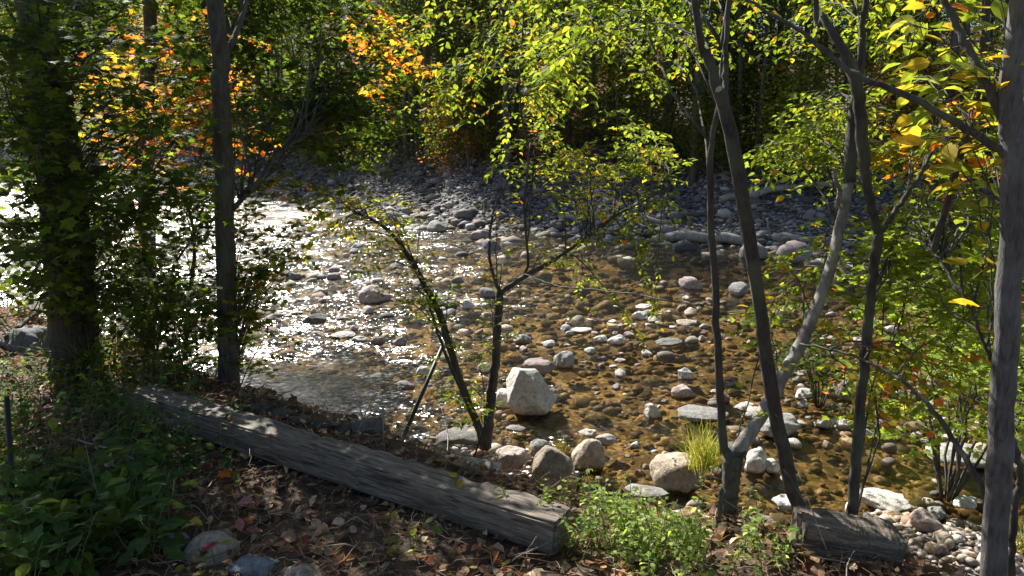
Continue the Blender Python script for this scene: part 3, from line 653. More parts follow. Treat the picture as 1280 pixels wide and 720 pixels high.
# ------------------------------------------------------------ timbers and small built things
def timber(name, A, Bp, wdt, hgt, label, extra_knots=()):
    A, Bp = np.array(A, float), np.array(Bp, float); L = np.linalg.norm(Bp - A); d = (Bp - A) / L
    ny = 15; nx = 90
    bm = bmesh.new(); bmesh.ops.create_cube(bm, size=1)
    for vv in bm.verts: vv.co = Vector((vv.co.x * L, vv.co.y * wdt, vv.co.z * hgt))
    bmesh.ops.bevel(bm, geom=bm.edges[:], offset=.009, segments=2, affect='EDGES')
    # slice along the length so that edges can wander
    for i in range(1, 60):
        bmesh.ops.bisect_plane(bm, geom=bm.verts[:] + bm.edges[:] + bm.faces[:], plane_co=(-L / 2 + L * i / 60, 0, 0), plane_no=(1, 0, 0))
    for vv in bm.verts:
        x = vv.co.x * 7; e = .002 * math.sin(x * 1.3 + vv.co.y * 30) + .0025 * math.sin(x * 5.1 + vv.co.z * 40) + random.uniform(-.0025, .0025)
        if abs(vv.co.x) > L / 2 - .02: vv.co.x += random.uniform(-.006, .006)
        vv.co.y += e * (1 if vv.co.y > 0 else -1); vv.co.z += e * .8 - (random.uniform(0, .012) if (math.sin(x * .9 + 1) > .75 and vv.co.z > 0 and vv.co.y < 0) else 0)
    me = bpy.data.meshes.new(name); bm.to_mesh(me); bm.free(); me.materials.append(M['timber'])
    me.polygons.foreach_set('use_smooth', [False] * len(me.polygons))
    o = bpy.data.objects.new(name, me); COL.objects.link(o)
    o.location = (A + Bp) / 2; o.rotation_euler = Vector(d).to_track_quat('X', 'Z').to_euler()
    return tag(o, label, 'timber')
tz = .095
e1 = onz(706, 639, .17); e2 = onz(200, 497, .17)
d_ = unit(e2 - e1); e2 = e1 + (e2 - e1) * 1.08
timber('landscape_timber', (e1[0], e1[1], tz - .01), (e2[0], e2[1], tz + .03), .155, .135, 'long weathered square timber lying along the top of the bank')
f1 = onz(988, 668, .04); f2 = onz(1112, 692, .0)
timber('landscape_timber', (f1[0] + .02, f1[1], .03), (f2[0] + .04, f2[1] + .03, -.015), .17, .19, 'short dark timber end in front of the slim trunks at lower right')

# concrete block with a dark recess
c0 = onz(592, 590, -.35); t = thing('concrete_block', (c0[0], c0[1] + .08, -.42), 'broken grey concrete block with a rectangular recess behind the timber', 'concrete block')
def box(mb, c, s, rz=0, bev=0):
    v = np.array([[x, y, z] for x in (-.5, .5) for y in (-.5, .5) for z in (-.5, .5)]) * np.array(s)
    cc, ss = math.cos(rz), math.sin(rz); v = np.stack([v[:, 0] * cc - v[:, 1] * ss, v[:, 0] * ss + v[:, 1] * cc, v[:, 2]], 1) + np.array(c)
    mb.add(v, np.array([[0, 1, 3, 2], [4, 6, 7, 5], [0, 4, 5, 1], [2, 3, 7, 6], [0, 2, 6, 4], [1, 5, 7, 3]]))
lx, ly, lz = t.location
b = MB()
for cx, cz, sx_, sz_ in ((-.115, 0, .05, .16), (.115, 0, .05, .16), (0, .062, .18, .036), (0, -.062, .18, .036)):
    box(b, (lx + cx, ly, lz + cz), (sx_, .16, sz_))
o = b.build('block_shell', M['concrete'], t, smooth=False)
bv = o.modifiers.new('bevel', 'BEVEL'); bv.width = .006; bv.segments = 2
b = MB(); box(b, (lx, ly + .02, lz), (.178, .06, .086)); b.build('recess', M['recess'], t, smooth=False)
t.rotation_euler = (R(8), R(6), R(-12))

def rod(name, P, r, m, label, cat):
    b = MB(); tube(b, P, r, 8); root = P[0]
    return tag(b.build(name, M[m], loc=root), label, cat)
p0 = at(507, 540, 5.6); p1 = at(553, 433, 5.9)
o = rod('steel_post', np.array([p0 + (p0 - p1) * .15, p1]), [.016, .016], 'rod', 'dark green steel post leaning over the edge of the pool', 'post')
rod('steel_stake', np.array([at(590, 560, 4.6) - [0, 0, .1], at(612, 515, 4.7)]) + 0 * 1., [.006, .006], 'black_rod', 'thin dark stake beside the foot of the sapling', 'stake')
q0 = at(712, 632, 3.4); q1 = at(726, 595, 3.45)
rod('steel_stake', np.array([q0 - [0, 0, .1], q1]), [.007, .007], 'black_rod', 'short black stake sticking up behind the near end of the long timber', 'stake')
q0 = onz(16, 664, .02); q1 = q0 + [-.03, .12, .52]
rod('steel_stake', np.array([q0 - [0, 0, .1], q1]), [.010, .010], 'black_rod', 'black stake standing in the weeds at the left edge', 'stake')

# ------------------------------------------------------------ branches and sprays
def spray(wood, lv, P, r0, leaf, pal, tw=.10, twl=(.10, .34), start=.35, flat=.35, dens=1.0, droop=.25, pet=.25, sides=5):
    """P: path of a branch (n,3); twigs and leaves go on its outer part"""
    n = len(P); tube(wood, P, [r0, max(.0018, r0 * .25)], sides)
    seg = np.linalg.norm(np.diff(P, axis=0), axis=1); L = seg.sum(); cum = np.concatenate([[0], np.cumsum(seg)])
    s = start * L; side = 1
    pts = []
    while s < L:
        i = min(np.searchsorted(cum, s, 'right') - 1, n - 2); t = (s - cum[i]) / seg[i]; p = P[i] * (1 - t) + P[i + 1] * t; T = unit(P[i + 1] - P[i])
        S_ = unit(np.cross(T, UP) + 1e-4) * side
        d = unit(T * random.uniform(.5, 1.0) + S_ * random.uniform(.5, 1) + UP * random.gauss(.02, .25))
        l = random.uniform(*twl) * (1.15 - .5 * s / L)
        k = 5; tt = np.linspace(0, 1, k)[:, None]
        Q = p + d * l * tt - UP * droop * l * tt ** 2 + np.concatenate([[np.zeros(3)], rng.normal(0, l * .03, (k - 1, 3))])
        tube(wood, Q, [max(.0013, r0 * .18), .0008], 3)
        pts.append((Q, l)); side = -side; s += tw * random.uniform(.6, 1.4)
    pts.append((P[-3:] if n > 3 else P, np.linalg.norm(P[-1] - P[-3])))
    for Q, l in pts:
        m = max(2, int(l / (leaf * .5) * dens)); tt = (np.arange(m) + rng.random(m) * .5) / m * .8 + .2
        u = tt * (len(Q) - 1); i = np.minimum(u.astype(int), len(Q) - 2); f = (u - i)[:, None]
        pp = Q[i] * (1 - f) + Q[i + 1] * f; T = unit(Q[i + 1] - Q[i]); sd = np.where(np.arange(m) % 2, 1, -1)[:, None]
        Sd = unit(np.cross(T, UP) + 1e-4) * sd
        D = unit(T * .7 + Sd * .8 + rng.normal(0, .25, (m, 3)) - UP * droop * rng.random((m, 1)) * 1.4)
        Nn = unit(UP + rng.normal(0, flat, (m, 3)))
        z = leaf * rng.uniform(.6, 1.2, m)
        lv.add(pp + D * (z * pet)[:, None], D, Nn, z, cols(pal, m))
def nearest(stems, T):
    """root a branch on the stem point that lies a little below and nearest to the target"""
    best = None
    for Pst in stems:
        d = np.linalg.norm((Pst - T) * np.array([1, 1, .7]) + np.array([0, 0, .25]), axis=1) + rng.random(len(Pst)) * .22 + .25; d = d * (1 + .5 * rng.random(len(Pst))); i = d.argmin()
        if best is None or d[i] < best[0]: best = (d[i], Pst[i])
    return best[1]
def near_tree(name, stems, radii, bark_, label, targets, cat='tree', base=None, sides=12, extra=None, leafkind='ovate', crown_name='foliage', rough=.12, nres=40):
    """stems: world-space polylines; targets: (box px, Y range, count, leaf, palette, dict)"""
    base = stems[0][0] if base is None else base
    root = thing(name, base, label, cat)
    RS = []
    for i, (P, rr) in enumerate(zip(stems, radii)):
        Q = resample(P, nres); w_ = rng.normal(0, .0022, Q.shape); w_[0] = 0; Q = Q + w_; RS.append(Q)
        mb = MB(); tube(mb, Q, rr, sides, rough=rough)
        mb.build('trunk' if i == 0 else 'branch', M[bark_[i] if isinstance(bark_, list) else bark_], root)
    wood = MB(); wood2 = False; lvs = {}
    for box_, yr, cnt, leaf, pal, kw in targets:
        kw = dict(kw); kd = kw.pop('kind', leafkind); lift = kw.pop('lift', .12); rb = kw.pop('r', .007); sel = kw.pop('stems', None); hi = kw.pop('hi', -.3); maxl = kw.pop('maxl', 9)
        lv = lvs.setdefault(kd, Leaves())
        for _ in range(cnt):
            px, py = random.uniform(box_[0], box_[2]), random.uniform(box_[1], box_[3])
            T = at(px, py, random.uniform(*yr))
            A = nearest([RS[j] for j in sel] if sel else RS, T + [0, 0, hi])
            L = np.linalg.norm(T - A)
            if L < .15: continue
            if L > maxl: A = T + (A - T) * maxl / L; L = maxl
            st = max(.2, 1 - .9 / L) if L > 1.1 else .2
            spray(wood, lv, arc(A, T, lift), rb * (.6 + .4 * L), leaf, pal, start=st, **kw); wood2 = True
    if extra: extra(wood, lvs, RS); wood2 = True
    if wood2: wood.build('twigs', M[bark_[-1] if isinstance(bark_, list) else bark_], root)
    for kd, lv in lvs.items():
        if lv.count():
            mb = MB(); lv.into(mb, kd); mb.build('foliage', M['leaf'], root, smooth=False)
    return root
def canopy(cx, cy, cz, rx, ry, rz_, n, leaf, pal, kind='ovate'):
    """an upper crown: boughs from the stem top out to leafy sprays"""
    def f(wood, lvs, RS):
        lv = lvs.setdefault(kind, Leaves())
        for _ in range(n):
            d = unit(rng.normal(0, 1, 3)); rr = random.uniform(.45, 1)
            T = np.array([cx, cy, cz]) + d * rr * np.array([rx, ry, rz_])
            A = nearest(RS, T - [0, 0, 1.2]); L = np.linalg.norm(T - A)
            spray(wood, lv, arc(A, T, .1), .012, leaf, pal, tw=.16, twl=(.2, .55), start=max(.25, 1 - 1.4 / L), flat=.45, dens=.9)
    return f
def both(*fs):
    def f(w_, l, r):
        for q in fs: q(w_, l, r)
    return f
def up(P, dz, dx=0, dy=0):     # continue a stem above the frame
    return np.vstack([P, P[-1] + [dx, dy, dz]])

# left: thick trunk, straight trunk, thin trunk behind
F = up(path((97, 486, 4.8), (92, 420, 4.8), (88, 350, 4.8), (76, 230, 4.8), (60, 110, 4.8), (44, 0, 4.8)), 4.5, -.5)
near_tree('maple_tree', [F, np.array([F[4], F[4] + [.35, .3, 1.1], F[4] + [.5, .6, 3.2]])], [[.175, .15, .14, .135, .125, .11, .07], [.05, .04, .02]], 'bark_rough',
    'thick rough-barked tree at far left with dark leafy branches', [
    ((-60, -40, 260, 230), (3.4, 5.4), 58, .07, 'green', {'tw': .09, 'r': .005}),
    ((-40, 40, 180, 330), (3.4, 4.6), 22, .07, 'dark', {'r': .005}),
    ((0, 230, 260, 390), (3.6, 4.7), 22, .06, 'green', {'r': .004}),
    ((110, 20, 330, 160), (5.2, 7.0), 14, .075, 'orange', {}),
    ], extra=canopy(-5.0, 7.2, 5.8, 1.9, 2.3, 1.5, 44, .11, 'green'), leafkind='maple')
G = up(path((288, 512, 4.7), (286, 460, 4.7), (284, 400, 4.7), (280, 250, 4.7), (275, 100, 4.7), (268, 0, 4.7)), 3.5, -.2)
near_tree('maple_tree', [G, path((290, 262, 4.7), (318, 232, 4.75), (352, 190, 4.8), (385, 170, 4.9)), path((279, 70, 4.7), (300, 30, 4.9), (322, -60, 5.2))],
    [[.075, .064, .06, .057, .052, .05, .03], [.016, .012, .005], [.022, .016, .01]], 'bark',
    'straight slim trunk rising in front of the bright water at left', [
    ((200, -30, 480, 150), (5.2, 7.8), 60, .08, 'dark', {'r': .005}),
    ((300, 60, 520, 215), (5.0, 6.8), 40, .07, 'dark', {'r': .005}),
    ((455, 40, 540, 160), (7.0, 8.0), 7, .07, [(ORANGE, 4), (YELLOW, 3), (YGREEN, 2)], {'r': .004}),
    ((290, 215, 440, 330), (4.6, 5.8), 12, .06, 'mixed', {'r': .004}),
    ((300, 320, 385, 360), (4.6, 5.0), 6, .05, 'yellow', {}),
    ((230, 260, 350, 420), (4.4, 5.2), 9, .055, 'green', {}),
    ], extra=canopy(-1.9, 6.4, 5.0, 2.0, 2.0, 1.3, 9, .10, 'green'), leafkind='maple')
H = up(path((184, 452, 6.4), (184, 300, 6.4), (183, 180, 6.4), (184, 90, 6.4), (186, 0, 6.4)), 4)
near_tree('maple_tree', [H, path((232, 450, 5.4), (236, 380, 5.4), (243, 300, 5.5), (230, 240, 5.6)), path((196, 440, 5.2), (215, 340, 5.2), (250, 290, 5.2), (300, 240, 5.3))],
    [[.07, .065, .06, .05, .04], [.018, .014, .006], [.010, .008, .004]], ['bark', 'bark_dark', 'bark_dark'],
    'thin trunk half hidden by leaves between the thick and the straight trunk', [
    ((120, 180, 310, 430), (4.6, 6.6), 56, .055, 'green', {'r': .0045}),
    ((110, 40, 340, 250), (6.0, 8.0), 34, .07, [(ORANGE, 5), (YELLOW, 5), (YGREEN, 2)], {}),
    ((0, 170, 130, 330), (6.0, 8.0), 16, .07, 'lime', {}),
    ((100, 280, 290, 470), (4.4, 6.0), 38, .055, 'green', {'r': .004}),
    ], leafkind='maple')

# centre sapling with two stems
base = np.array(onz(607, 560, -.95))
Yb = base[1]
E0 = np.vstack([base, path((611, 520, Yb), (618, 460, Yb), (623, 395, Yb), (625, 366, Yb))])
E1 = np.vstack([base + [-.02, 0, .0], path((598, 535, Yb), (573, 470, Yb), (550, 395, Yb), (528, 352, Yb), (505, 312, Yb + .1), (478, 282, Yb + .2), (440, 264, Yb + .3))])
E2 = path((625, 366, Yb), (652, 348, Yb), (700, 320, Yb + .1), (740, 291, Yb + .2), (780, 264, Yb + .3), (838, 235, Yb + .4))
E3 = path((625, 366, Yb), (614, 335, Yb), (612, 300, Yb), (618, 262, Yb), (640, 215, Yb + .1))
E4 = path((600, 540, Yb), (565, 462, Yb - .1), (547, 415, Yb - .15), (535, 375, Yb - .2))
E5 = path((646, 352, Yb), (660, 330, Yb + .1), (655, 260, Yb + .1), (660, 190, Yb + .2), (650, 120, Yb + .3), (655, 0, Yb + .6), (665, -150, Yb + .9))
near_tree('sapling', [E0, E1, E2, E3, E4, E5], [[.048, .042, .036, .032, .030], [.034, .030, .026, .022, .016, .008], [.022, .018, .012, .006], [.016, .010, .005], [.016, .012, .008], [.012, .010, .008, .006, .004]], 'bark_dark',
    'small two-stemmed sapling leaning over the stream in the centre', [
    ((370, 240, 520, 310), (5.6, 6.6), 19, .050, 'yellow', {'stems': [1]}),
    ((410, 270, 530, 360), (5.5, 6.2), 8, .05, 'lime', {'stems': [1]}),
    ((500, 345, 620, 385), (5.4, 6.2), 9, .045, 'lime', {'stems': [0, 1]}),
    ((700, 225, 850, 310), (5.8, 6.6), 12, .055, 'mixed', {'stems': [2]}),
    ((670, 290, 760, 325), (5.8, 6.2), 7, .050, 'lime', {'stems': [2]}),
    ((660, 180, 850, 240), (6.0, 7.0), 14, .06, 'yellow', {'stems': [2, 5]}),
    ((560, 150, 700, 215), (6.0, 7.4), 5, .06, 'mixed', {'stems': [3, 5]}),
    ((430, -20, 740, 160), (6.2, 8.6), 26, .065, 'mixed', {'stems': [5], 'hi': .5, 'r': .003, 'twl': (.15, .45)}),
    ((620, 120, 840, 235), (6.2, 8.0), 16, .06, 'lime', {'stems': [5, 2], 'hi': .2, 'r': .003, 'twl': (.15, .4)}),
    ((600, 260, 640, 330), (5.6, 6.0), 2, .045, 'yellow', {'stems': [3]}),
    ((540, 440, 600, 520), (5.4, 6.0), 6, .045, 'lime', {'stems': [0, 4]}),
    ((720, 370, 850, 430), (6.0, 6.6), 4, .04, 'lime', {'stems': [2]}),
    ], sides=9, rough=.2)

# right group
A0 = path((908, 716, 2.95), (910, 650, 2.95), (914, 600, 2.95), (917, 560, 2.95))
A2 = path((917, 572, 2.95), (934, 545, 2.97), (952, 518, 3.0), (985, 458, 3.1), (1012, 405, 3.2), (1036, 342, 3.3), (1050, 282, 3.4), (1062, 225, 3.45))
A3 = up(path((1062, 228, 3.45), (1066, 160, 3.5), (1071, 120, 3.5), (1078, 50, 3.5), (1082, 0, 3.5)), 1.6)
A1 = up(path((914, 575, 2.95), (905, 555, 2.95), (900, 500, 2.95), (896, 430, 2.95), (893, 350, 3.0), (888, 250, 3.0), (889, 190, 3.0), (898, 130, 3.05), (905, 60, 3.1), (911, 0, 3.1)), 1.5, .2)
A5 = path((893, 718, 2.85), (898, 660, 2.85), (902, 610, 2.88))
A6 = path((1036, 345, 3.3), (1040, 300, 3.25), (1052, 270, 3.3)) 
A7 = path((1046, 258, 3.42), (1050, 238, 3.35), (1044, 222, 3.3), (1042, 210, 3.3))
A8 = path((893, 380, 3.0), (850, 378, 3.3), (780, 366, 3.8), (700, 358, 4.2), (655, 342, 4.6))
A9 = path((1012, 405, 3.2), (1040, 440, 3.4), (1090, 455, 3.6), (1130, 478, 3.7))
near_tree('forked_tree', [A0, A2, A3, A1, A5, A7, A8], [[.036, .032, .037, .044], [.030, .028, .027, .026, .024, .02], [.026, .03, .02, .016, .012, .008], [.021, .017, .015, .014, .012, .010, .008, .006], [.010, .009], [.012, .007], [.005, .003]],
    ['bark', 'bark_pale', 'bark_dark', 'bark_dark', 'bark_dark', 'bark_pale', 'bark_dark'], 'forked tree with one pale limb leaning right and one thin dark stem', [
    ((960, 300, 1080, 340), (3.2, 4.0), 5, .05, 'mixed', {'stems': [1]}),
    ((920, 300, 990, 400), (3.2, 4.4), 5, .05, 'mixed', {'stems': [1, 3], 'r': .004}),
    ((820, 190, 900, 260), (3.6, 4.4), 0, .05, 'lime', {'stems': [3]}),
    ((940, 130, 1080, 240), (4.0, 5.8), 20, .055, 'lime', {'stems': [2, 1], 'r': .005}),
    ((900, -40, 1060, 110), (4.2, 5.6), 9, .055, 'mixed', {'stems': [2, 3], 'r': .003, 'hi': 1., 'twl': (.15, .4)}),
    ((640, -50, 900, 110), (4.4, 6.5), 20, .055, 'lime', {'stems': [3], 'r': .003, 'hi': 1.2, 'twl': (.15, .45)}),
    ((1040, -40, 1180, 80), (4.0, 5.4), 9, .055, 'lime', {'stems': [2], 'r': .003, 'hi': 1.}),
    ], rough=.16)
B0 = path((1006, 672, 2.95), (1000, 640, 2.95), (985, 590, 2.95), (963, 480, 2.92), (942, 335, 2.9), (927, 235, 2.88), (912, 160, 2.86), (897, 112, 2.85), (882, 60, 2.85), (868, 0, 2.85))
B0 = up(B0, 1.8, -.3)
B1 = up(path((905, 135, 2.86), (908, 80, 2.9), (910, 0, 2.9)), 1.4)
near_tree('leaning_tree', [B0, B1], [[.031, .030, .029, .027, .025, .026, .026, .020, .016, .012, .008], [.012, .010, .006]], 'bark_dark', 'slim dark tree leaning left with a pale round knot where a limb was cut', [
    ((560, -60, 860, 60), (3.6, 5.6), 7, .06, 'green', {'r': .003, 'hi': 1.2, 'twl': (.15, .45)}),
    ((800, 150, 900, 260), (3.6, 4.6), 0, .05, 'lime', {'r': .004}),
    ], extra=canopy(.9, 3.6, 5.2, 1.6, 1.4, 1.0, 7, .08, 'lime'))
kn = MB(); kp = at(899, 112, 2.82); tube(kn, np.array([kp + [0, .03, -.004], kp + [0, -.008, .004]]), [.010, .009], 14)
lt = [o for o in bpy.data.objects if o.name.startswith('leaning_tree')][0]
kn.build('cut_knot', M['cut_wood'], lt)
C0 = path((1062, 680, 2.9), (1068, 600, 2.9), (1076, 500, 2.9), (1084, 410, 2.9), (1092, 340, 2.9), (1098, 292, 2.9))
C1 = up(path((1098, 296, 2.9), (1090, 262, 2.88), (1082, 215, 2.86), (1076, 150, 2.86), (1068, 95, 2.86), (1050, 55, 2.9), (1030, 20, 2.95), (1018, -20, 3.0)), 1.5, -.2)
C2 = path((1098, 296, 2.9), (1112, 274, 2.92), (1140, 235, 2.95), (1165, 190, 3.0), (1180, 150, 3.05))
near_tree('slim_tree', [C0, C1, C2], [[.023, .021, .020, .019, .018, .020], [.016, .016, .022, .022, .015, .010, .008], [.011, .009, .005]], 'bark_dark', 'slim dark tree forking in a Y at half its height right of the leaning tree', [
    ((1100, 190, 1260, 275), (3.4, 4.4), 8, .045, 'maple', {'stems': [2], 'kind': 'maple', 'r': .004}),
    ((1060, 250, 1200, 330), (3.4, 4.6), 10, .05, 'lime', {'stems': [2, 0], 'r': .004}),
    ((1040, 460, 1110, 560), (3.4, 4.2), 0, .05, 'maple', {'stems': [0]}),
    ])
D0 = up(path((1238, 790, 2.2), (1242, 720, 2.2), (1250, 560, 2.2), (1260, 400, 2.2), (1268, 200, 2.2), (1277, 0, 2.2)), 2.5)
D1 = path((1268, 200, 2.2), (1235, 178, 2.22), (1190, 150, 2.25), (1130, 118, 2.3), (1075, 96, 2.35), (1045, 76, 2.4), (1000, 38, 2.45), (950, 10, 2.5), (915, -20, 2.55))
D2 = path((1268, 172, 2.2), (1245, 130, 2.22), (1222, 85, 2.25), (1202, 45, 2.3), (1182, 0, 2.35), (1160, -60, 2.4))
D3 = path((1246, 650, 2.2), (1222, 600, 2.25), (1190, 545, 2.35), (1150, 495, 2.45), (1105, 462, 2.6), (1060, 442, 2.75), (1000, 430, 2.9))
D4 = path((1255, 480, 2.2), (1235, 440, 2.25), (1212, 385, 2.3), (1180, 335, 2.4), (1160, 300, 2.5))
D5 = path((1262, 740, 2.3), (1268, 640, 2.3), (1276, 590, 2.3), (1262, 540, 2.3), (1256, 480, 2.32))
near_tree('smooth_barked_tree', [D0, D1, D2, D3, D4, D5], [[.039, .037, .035, .034, .033, .031, .026], [.013, .011, .0085, .006, .004], [.015, .011, .008], [.011, .009, .006, .004], [.006, .003], [.012, .009]],
    ['bark_smooth', 'bark', 'bark', 'bark_dark', 'bark_dark', 'bark_dark'], 'thick smooth grey trunk at the right edge with a long branch reaching left', [
    ((1080, 100, 1260, 215), (2.3, 2.8), 13, .075, 'yellow', {'stems': [1], 'r': .003, 'twl': (.06, .18)}),
    ((1120, -30, 1290, 100), (2.2, 3.0), 13, .075, 'yellow', {'stems': [2], 'r': .003, 'twl': (.06, .18)}),
    ((1180, 120, 1290, 250), (2.4, 3.0), 6, .08, 'yellow', {'stems': [0, 1], 'r': .003, 'twl': (.06, .18)}),
    ((1060, 460, 1230, 560), (3.0, 3.8), 9, .045, [(ORANGE, 1.2), (LIME, 4), (YGREEN, 3), (YELLOW, 1.5)], {'stems': [3], 'kind': 'maple', 'r': .003}),
    ((1080, 290, 1270, 460), (3.2, 4.8), 34, .055, [(LIME, 5), ((.17, .27, .04), 5), (YGREEN, 2)], {'stems': [4], 'kind': 'maple', 'r': .003}),
    ], extra=canopy(1.9, 2.6, 4.6, 1.3, 1.2, .8, 10, .09, 'yellow'))

# bush on the right beyond the trunks
def bush(name, base, hgt, rad, nst, leaf, pal, label, kind='ovate', cat='bush', group=None, mb_='bark_dark', nsp=3, dens=1.0, lean=(0, 0)):
    base = np.array(base, float); root = thing(name, base, label, cat, group); wood = MB(); lv = Leaves()
    for i in range(nst):
        a = random.uniform(0, 6.28); rr = rad * random.uniform(.3, 1)
        T = base + [math.cos(a) * rr + lean[0], math.sin(a) * rr + lean[1], hgt * random.uniform(.5, 1)]
        st = arc(base + [math.cos(a) * .04, math.sin(a) * .04, -.03], T, .08, 10); tube(wood, st, [hgt * .008, .002], 5)
        for _ in range(nsp):
            k = random.randrange(3, 9); d = unit(np.array([math.cos(a) + random.gauss(0, .9), math.sin(a) + random.gauss(0, .9), random.uniform(-.1, .5)]))
            spray(wood, lv, arc(st[k], st[k] + d * hgt * random.uniform(.18, .35), .05), .004, leaf, pal, start=.1, dens=dens)
    wood.build('stems', M[mb_], root); m_ = MB(); lv.into(m_, kind); m_.build('foliage', M['leaf'], root, smooth=False); return root
def ground_at(px, py, z=-1.):
    for _ in range(14): p = onz(px, py, z); z = .5 * z + .5 * float(gh(p[0], p[1]))
    p[2] = float(gh(p[0], p[1])); return p
bush('bush', (4.3, 6.3, -1.25), 1.5, 1.1, 16, .075, [(LIME, 5), ((.17, .27, .04), 5)], 'bright green bush overhanging the stream at right', 'maple')
bush('bush', (3.2, 7.6, -1.25), 1.2, .7, 9, .07, 'green', 'loose green bush right of the slim forked tree', 'maple')
bush('bush', (5.6, 8.6, -1.2), 1.8, 1.2, 12, .08, 'green', 'green bush behind the bright one at the right edge', 'maple')
bush('bush', (-2.6, 5.9, -.9), .9, .7, 8, .06, 'green', 'low green bush between the thin and straight trunks at the water')
bush('bush', (-3.6, 5.7, -.3), .9, .6, 8, .065, 'green', 'low shaded bush right of the thick trunk')
bush('bush', (-4.3, 4.7, .0), .8, .6, 8, .06, 'mixed', 'low shaded bush left of the thick trunk')
bush('bush', (-5.4, 8.0, -.9), 1.4, .9, 10, .07, 'lime', 'sunlit bush at the water left of the thick trunk')

bush('bush', (3.3, 5.4, -1.15), 1.75, .8, 13, .06, [(LIME, 5), ((.17, .27, .04), 5), (YELLOW, .5)], 'sunlit light green bush beside the wide flat-topped ledge boulder', 'maple')
bush('bush', (5.2, 7.2, -1.2), 2.3, 1.1, 14, .07, [(LIME, 5), ((.17, .27, .04), 5)], 'tall light green bush behind the smooth trunk', 'maple')

# ------------------------------------------------------------ low plants
def weed(mb_w, lv, base, hgt, leaf, pal, n, lean=.3, droop=.2):
    a = random.uniform(0, 6.28); T = base + np.array([math.cos(a) * lean * hgt, math.sin(a) * lean * hgt, hgt]); P = arc(base - [0, 0, .02], T, .05, 7)
    tube(mb_w, P, [.0025, .001], 4)
    k = rng.random(n) * .85 + .15; u = k * 6; i = np.minimum(u.astype(int), 5); f = (u - i)[:, None]; pp = P[i] * (1 - f) + P[i + 1] * f
    th = rng.random(n) * 6.28; D = unit(np.stack([np.cos(th), np.sin(th), rng.normal(.1, .35, n)], 1))
    z = leaf * rng.uniform(.6, 1.2, n)
    Pt = pp + D * (z * .5)[:, None]
    for a_, b_ in zip(pp, Pt): tube(mb_w, np.array([a_, b_]), .0009, 3)
    lv.add(Pt, unit(D - UP * droop), unit(UP + rng.normal(0, .35, (n, 3))), z, cols(pal, n))
def plant(name, base, hgt, nst, leaf, pal, nl, label, group=None, spread=.08, kind='ovate', cat='plant', lean=.4):
    root = thing(name, base, label, cat, group); w_ = MB(); lv = Leaves(); bk = M['bark_dark'] if pal in ('rust',) else M['stalk']
    for i in range(nst):
        weed(w_, lv, np.array(base) + [random.gauss(0, spread), random.gauss(0, spread), 0], hgt * random.uniform(.6, 1.1), leaf, pal, nl, lean)
        if nst <= 5: w_.build('stem', bk, root); w_ = MB()
    if nst > 5: w_.build('stems', bk, root)
    m_ = MB(); lv.into(m_, kind); m_.build('foliage', M['leaf'], root, smooth=False); return root
M['stalk'] = plain('green_stalk', (.10, .13, .04), .6)
def near_pt(px, py): return ground_at(px, py, -.1)
PLW = [('purple', (.10, .04, .05))]
DUSTY = [((.10, .18, .06), 4), ((.06, .12, .035), 4), ((.14, .20, .04), 2)]
PALE = [((.22, .32, .08), 4), ((.14, .23, .04), 3), ((.32, .36, .14), 2)]
VINE = [((.30, .03, .05), 3), ((.12, .04, .06), 2), ((.06, .10, .03), 2)]
WK = {'low': ('broad-leaved green weed in the shaded lower left corner', 'broad-leaved weeds in the lower left corner'), 'mid': ('green weed in the shaded undergrowth left of the long timber', 'green weeds left of the long timber'),
      'trunk': ('tangled green weed at the foot of the thick trunk', 'weeds round the foot of the thick trunk')}
WS = [('low', random.uniform(-10, 190), random.uniform(610, 735)) for _ in range(34)] + [('mid', random.uniform(-5, 270), random.uniform(510, 610)) for _ in range(44)] + [('trunk', random.uniform(0, 250), random.uniform(455, 510)) for _ in range(26)]
for kd, px, py in WS:
    lo = kd == 'low'; hg = random.uniform(.16, .30); du = random.random() < .6
    ps = ['at the frame edge', 'by the black stake', 'left of the middle', 'in the middle', 'right of the middle', 'toward the timber'][min(5, int(px / 45))]
    rw = '' if kd == 'trunk' else ((', low down' if py > 690 else ', upper row' if py < 645 else '') if lo else (', back row' if py < 540 else ', front row' if py > 580 else ''))
    lab = '%s %s %s %s%s' % ('taller' if hg > .23 else 'shorter', 'grey-green' if du else 'deep green', {'low': 'broad-leaved weed in the lower left corner', 'mid': 'weed left of the long timber', 'trunk': 'weed by the thick trunk'}[kd], ps, rw)
    plant('leafy_weed', near_pt(px, py), hg, 4, random.uniform(.06, .088) if lo else random.uniform(.03, .055), DUSTY if du else 'green', 8, lab, WK[kd][1], .07)
for px, py, lab in [(180, 585, 'purple-leaved sprig in the middle of the left undergrowth'), (190, 560, 'crimson-leaved vine sprig left of the long timber'), (230, 530, 'red vine leaves hanging by the far end of the long timber')]:
    plant('red_vine', near_pt(px, py), .16, 3, .05, VINE, 5, lab, None, .06, cat='vine')
